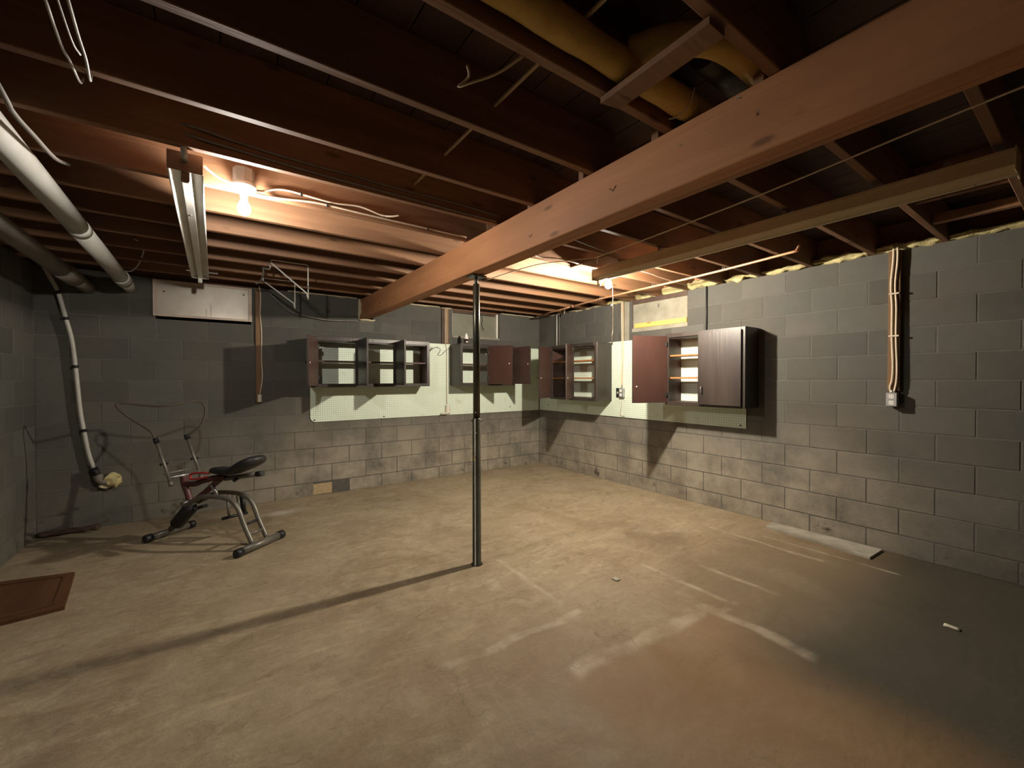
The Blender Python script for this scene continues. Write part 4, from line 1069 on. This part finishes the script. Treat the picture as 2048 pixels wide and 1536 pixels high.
bead('cream foam bead down the left side of the beam pocket', -2.915, -2.884, 2.135, 2.40, 31, -0.03)
bead('cream foam bead under the beam end', -2.90, -2.71, 2.122, 2.148, 32, -0.03)
bead('thin foam bead on the back wall top left of the beam', -3.70, -2.93, 2.388, 2.408, 33)
bead('thin foam bead on the back wall top right of the beam', -2.68, -1.80, 2.388, 2.408, 34)
bead('thin foam bead on the back wall top near the corner', -0.76, -0.02, 2.388, 2.41, 35)
bead('cream foam patch over the middle batten top', -1.78, -1.62, 2.384, 2.40, 36)

# ================================================================== SHELF BRACKETS and draped cord by the back wall
def bracket(label, y, x0, zt, zb, dx):
    t = thing('wire_bracket', label, 'bracket', (x0 + dx / 2, y, zb), 'white wire shelf brackets')
    x1 = x0 + dx
    MB().tube(spline([(x0, y, zt - 0.03), (x0, y, zt - 0.006), (x0 + 0.012, y, zt), (x0 + 0.05, y, zt)], 4) + [Vector((x1 - 0.02, y, zt))] + spline([(x1 - 0.012, y, zt), (x1, y, zt - 0.012), (x1, y, zt - 0.05)], 4) + [Vector((x1, y, zb))], 0.0055, 8).build('bent_rod', 'white', t)
    MB().tube([(x0 + 0.002, y, zt - 0.03), (x1 - 0.012, y, zb + 0.055), (x1 - 0.004, y, zb + 0.03)], 0.0065, 8).build('diagonal_rod', 'white', t)
    MB().tube([(x1 - 0.006, y, zb + 0.055), (x1 - 0.002, y, zb + 0.015)], 0.009, 8).build('rod_clip', 'white', t)
    return t
bA = bracket('nearer white wire bracket hanging under the joists by the window cover', -1.13, -3.975, 2.45, 2.13, 0.30)
bB = bracket('farther white wire bracket hanging under the joists by the window cover', -0.55, -3.99, 2.40, 2.12, 0.285)
MB().lathe([(0.012, -0.008), (0.014, 0), (0.012, 0.008)], (-3.675, -1.14, 2.24), 12, (0, 1, 0)).build('rod_ring', 'steel', bA)
hs = tube_thing('hook_rod', 'grey hooked rod leaning between the two wire brackets', 'hook', [(-4.0, -1.14, 2.40), (-3.985, -1.15, 2.385), (-3.99, -1.13, 2.365), (-4.015, -1.10, 2.37), (-4.03, -1.05, 2.385), (-4.02, -0.95, 2.36), (-4.015, -0.75, 2.355), (-4.03, -0.50, 2.35), (-4.05, -0.47, 2.36)], 0.007, 'galv')
tube_thing('rubber_hose', 'dark hose draped on the wall from brackets to the beam end', 'hose', [(-3.90, -0.03, 2.36), (-3.78, -0.03, 2.24), (-3.66, -0.03, 2.15), (-3.50, -0.03, 2.12), (-3.30, -0.03, 2.095), (-3.10, -0.03, 2.10), (-2.93, -0.03, 2.11)], 0.009, 'cabledark')

# ================================================================== EXERCISE BIKE
A0 = Vector((-4.73, -0.63, 0)); AX = Vector((0.62470, -0.78087, 0)); LT = Vector((0.78087, 0.62470, 0))
def Bp(a, l, z): return A0 + AX * a + LT * l + Vector((0, 0, z))
bk = thing('exercise_bike', 'grey exercise rider with black saddle standing by the back wall', 'exercise bike', tuple(Bp(0.5, 0, 0)))
def cyl(a, b_, r, n=16): return MB().tube([a, b_], r, n)
# stabilisers
cyl(Bp(1.02, -0.20, 0.034), Bp(1.02, 0.20, 0.034), 0.030, 20).build('rear_stabiliser', 'bikegrey', bk)
for s in (-1, 1):
    MB().tube([Bp(1.02, s * 0.175, 0.034), Bp(1.02, s * 0.225, 0.034), Bp(1.02, s * 0.232, 0.034)], [0.0335, 0.0335, 0.026], 20).build('end_cap', 'black', bk)
cyl(Bp(0.01, -0.185, 0.034), Bp(0.01, 0.185, 0.034), 0.028, 20).build('front_stabiliser', 'bikegrey', bk)
for s in (-1, 1):
    MB().tube([Bp(0.01, s * 0.155, 0.034), Bp(0.01, s * 0.205, 0.034), Bp(0.01, s * 0.212, 0.034)], [0.0335, 0.0335, 0.026], 20).build('end_cap', 'black', bk)
# twin rear hoops
for s in (-1, 1):
    MB().tube(spline([Bp(0.27, s * 0.055, 0.30), Bp(0.36, s * 0.065, 0.345), Bp(0.47, s * 0.07, 0.392), Bp(0.62, s * 0.07, 0.405), Bp(0.74, s * 0.07, 0.400), Bp(0.82, s * 0.07, 0.372), Bp(0.87, s * 0.07, 0.315), Bp(0.93, s * 0.07, 0.19), Bp(1.01, s * 0.07, 0.052)], 6), 0.0195, 12).build('frame_hoop', 'bikegrey', bk)
cyl(Bp(0.925, -0.07, 0.20), Bp(0.925, 0.07, 0.20), 0.011, 10).build('cross_brace', 'black', bk)
cyl(Bp(0.975, -0.07, 0.125), Bp(0.975, 0.07, 0.125), 0.011, 10).build('cross_brace', 'bikegrey', bk)
# front strut and resistance unit
cyl(Bp(0.015, 0, 0.05), Bp(0.30, 0, 0.33), 0.026, 14).build('front_strut', 'bikegrey', bk)
MB().tube([Bp(0.10, -0.02, 0.10), Bp(0.12, -0.02, 0.12), Bp(0.28, -0.02, 0.275), Bp(0.30, -0.02, 0.295)], [0.035, 0.055, 0.055, 0.035], 18).build('resistance_cylinder', 'black', bk)
cyl(Bp(0.25, -0.075, 0.315), Bp(0.25, 0.075, 0.315), 0.022, 14).build('pivot_bar', 'steel', bk)
cyl(Bp(0.36, -0.06, 0.275), Bp(0.36, 0.06, 0.275), 0.014, 12).build('pivot_bolt', 'black', bk)
# dark red mast to the handle pivot, seat boom
MB().tube(spline([Bp(0.25, 0, 0.31), Bp(0.215, 0, 0.40), Bp(0.18, 0, 0.47), Bp(0.17, 0, 0.535)], 5), 0.026, 12).build('front_mast', 'darkred', bk)
MB().tube(spline([Bp(0.18, 0, 0.47), Bp(0.30, 0, 0.475), Bp(0.40, 0, 0.51), Bp(0.55, 0, 0.545), Bp(0.66, 0, 0.55)], 5), 0.024, 12).build('seat_boom', 'darkred', bk)
MB().tube(spline([Bp(0.30, 0, 0.33), Bp(0.42, 0, 0.41), Bp(0.52, 0, 0.485), Bp(0.60, 0, 0.54)], 5), 0.024, 12).build('seat_strut', 'darkred', bk)
cyl(Bp(0.535, -0.03, 0.50), Bp(0.61, -0.03, 0.385), 0.011, 12).build('damper_rod', 'chrome', bk)
MB().tube([Bp(0.53 + 0.008 * i, -0.03, 0.49 - 0.012 * i) for i in range(8)], [0.014 if i % 2 else 0.010 for i in range(8)], 12).build('damper_spring', 'chrome', bk)
cyl(Bp(0.66, 0.0, 0.545), Bp(1.00, 0.0, 0.605), 0.020, 14).build('seat_tube', 'bikegrey', bk)
cyl(Bp(0.985, 0.0, 0.602), Bp(1.045, 0.0, 0.613), 0.0225, 14).build('tube_cap', 'black', bk)
cyl(Bp(0.79, -0.045, 0.545), Bp(0.79, 0.0, 0.56), 0.014, 12).build('adjust_knob', 'black', bk)
# saddle: long nose and raised rear pad
def saddle():
    mb = MB(); n = 18; rings = []
    prof = [(0.50, 0.020, 0.012, 0.606), (0.52, 0.045, 0.024, 0.608), (0.58, 0.058, 0.030, 0.610), (0.66, 0.072, 0.032, 0.610), (0.74, 0.090, 0.034, 0.616), (0.81, 0.112, 0.042, 0.642), (0.88, 0.122, 0.048, 0.675), (0.94, 0.118, 0.047, 0.700), (0.985, 0.098, 0.040, 0.716), (1.01, 0.06, 0.028, 0.724), (1.02, 0.02, 0.01, 0.726)]
    vs = []
    for a, hw, hh, z in prof:
        for j in range(n):
            t = 2 * math.pi * j / n
            cx = math.cos(t); sz = math.sin(t)
            vs.append(Bp(a, hw * math.copysign(abs(cx) ** 0.8, cx), z + hh * math.copysign(abs(sz) ** 0.8, sz)))
    fs = []
    for i in range(len(prof) - 1):
        for j in range(n):
            j2 = (j + 1) % n
            fs.append([i * n + j, i * n + j2, (i + 1) * n + j2, (i + 1) * n + j])
    fs.append(list(range(n))[::-1]); fs.append([(len(prof) - 1) * n + j for j in range(n)])
    return mb.add(vs, fs, 0, True)
saddle().build('saddle', 'blackpad', bk)
MB().tube(spline([Bp(0.50, -0.03, 0.585), Bp(0.40, -0.035, 0.585), Bp(0.31, -0.035, 0.570), Bp(0.295, -0.035, 0.545), Bp(0.31, -0.035, 0.525), Bp(0.40, -0.035, 0.535), Bp(0.47, -0.03, 0.55)], 5), 0.0095, 10).build('red_handle_loop', 'red', bk)
# telescopic arms, collars, cross pin
for s in (-1, 1):
    tp = Bp(0.035, s * 0.13, 0.865); bt = Bp(0.205, s * 0.13, 0.50)
    cyl(bt, tp, 0.0125, 12).build('handle_arm', 'bikegrey', bk)
    d = (tp - bt).normalized()
    cyl(tp - d * 0.03, tp + d * 0.012, 0.020, 14).build('arm_collar', 'black', bk)
    cyl(tp - d * 0.010 - AX * 0.0, tp - d * 0.010 + AX * 0.045, 0.010, 10).build('collar_lever', 'black', bk)
    m_ = bt.lerp(tp, 0.45)
    cyl(m_ - LT * 0.03, m_ + LT * 0.03, 0.010, 10).build('arm_knob', 'black', bk)
    cyl(bt - d * 0.02, bt + d * 0.02, 0.018, 12).build('arm_end', 'bikegrey', bk)
cyl(Bp(0.16, -0.15, 0.585), Bp(0.16, 0.15, 0.585), 0.009, 10).build('arm_cross_pin', 'bikegrey', bk)
cyl(Bp(0.18, -0.13, 0.545), Bp(0.18, 0.13, 0.545), 0.016, 12).build('pivot_tube', 'steel', bk)
hb = [(0.037, -0.13, 0.865), (-0.003, -0.15, 0.943), (-0.101, -0.2, 1.027), (-0.168, -0.25, 1.106), (-0.206, -0.27, 1.161), (-0.196, -0.235, 1.185), (-0.076, -0.10, 1.153), (0.015, 0.0, 1.153), (0.072, 0.18, 1.183), (0.108, 0.235, 1.150), (0.116, 0.24, 1.051), (0.108, 0.2, 0.952), (0.036, 0.13, 0.862)]
MB().tube(spline([Bp(*q) for q in hb], 7), 0.0085, 10).build('handlebar_loop', 'biketube', bk)
# pedals / foot pegs on hanging arm
MB().tube([Bp(0.60, 0.05, 0.38), Bp(0.625, 0.05, 0.21)], 0.011, 10).build('pedal_arm', 'bikegrey', bk)
MB().tube([Bp(0.66, 0.10, 0.375), Bp(0.69, 0.10, 0.215)], 0.011, 10).build('pedal_arm', 'bikegrey', bk)
cyl(Bp(0.63, -0.02, 0.205), Bp(0.69, 0.17, 0.205), 0.013, 12).build('foot_bar', 'black', bk)
MB().tube([Bp(0.665, 0.14, 0.36), Bp(0.685, 0.14, 0.22)], 0.020, 12).build('foot_pad', 'black', bk)

# ================================================================== FLOOR THINGS
def lean_board():
    t = thing('door_panel', 'dark brown panel board lying on the floor at far left', 'board', (-5.35, -1.55, 0.0))
    c = [Vector((-5.212, -1.235)), Vector((-5.141, -1.84)), Vector((-5.62, -1.90)), Vector((-5.66, -1.13))]
    MB().hexa([tuple(v) for v in c][::-1], 0.001, 0.022).build('board_slab', 'board', t)
    m = sum(c, Vector((0, 0))) / 4
    ins = [v + (m - v) * 0.17 for v in c]; ins2 = [v + (m - v) * 0.23 for v in c]
    for i in range(4):
        j = (i + 1) % 4
        q = [tuple(ins[i]), tuple(ins[j]), tuple(ins2[j]), tuple(ins2[i])]
        MB().hexa(q[::-1], 0.021, 0.028).build('raised_moulding', 'board', t)
    return t
lean_board()
sl = MB().hexa([(-0.05, -3.60), (-0.22, -3.62), (-0.27, -4.05), (-0.30, -4.40), (-0.03, -4.41)], 0.0, 0.018)
for f in sl.f: f.reverse()
tag(sl.build('concrete_patch', 'slab'), 'whitish raised concrete patch along the foot of the right wall', 'concrete patch')
tag(lump(-1.075, -1.045, -4.985, -4.92, 0.0, 0.012, 61, 4, 4, 3, 0.006).build('paper_scrap', 'outlet'), 'tiny white scrap on the dark floor at right', 'scrap')
tag(lump(-2.16, -2.12, -3.52, -3.47, 0.0, 0.010, 62, 4, 4, 3, 0.006).build('plaster_crumb', 'slab'), 'small pale crumb on the floor right of the post', 'scrap')
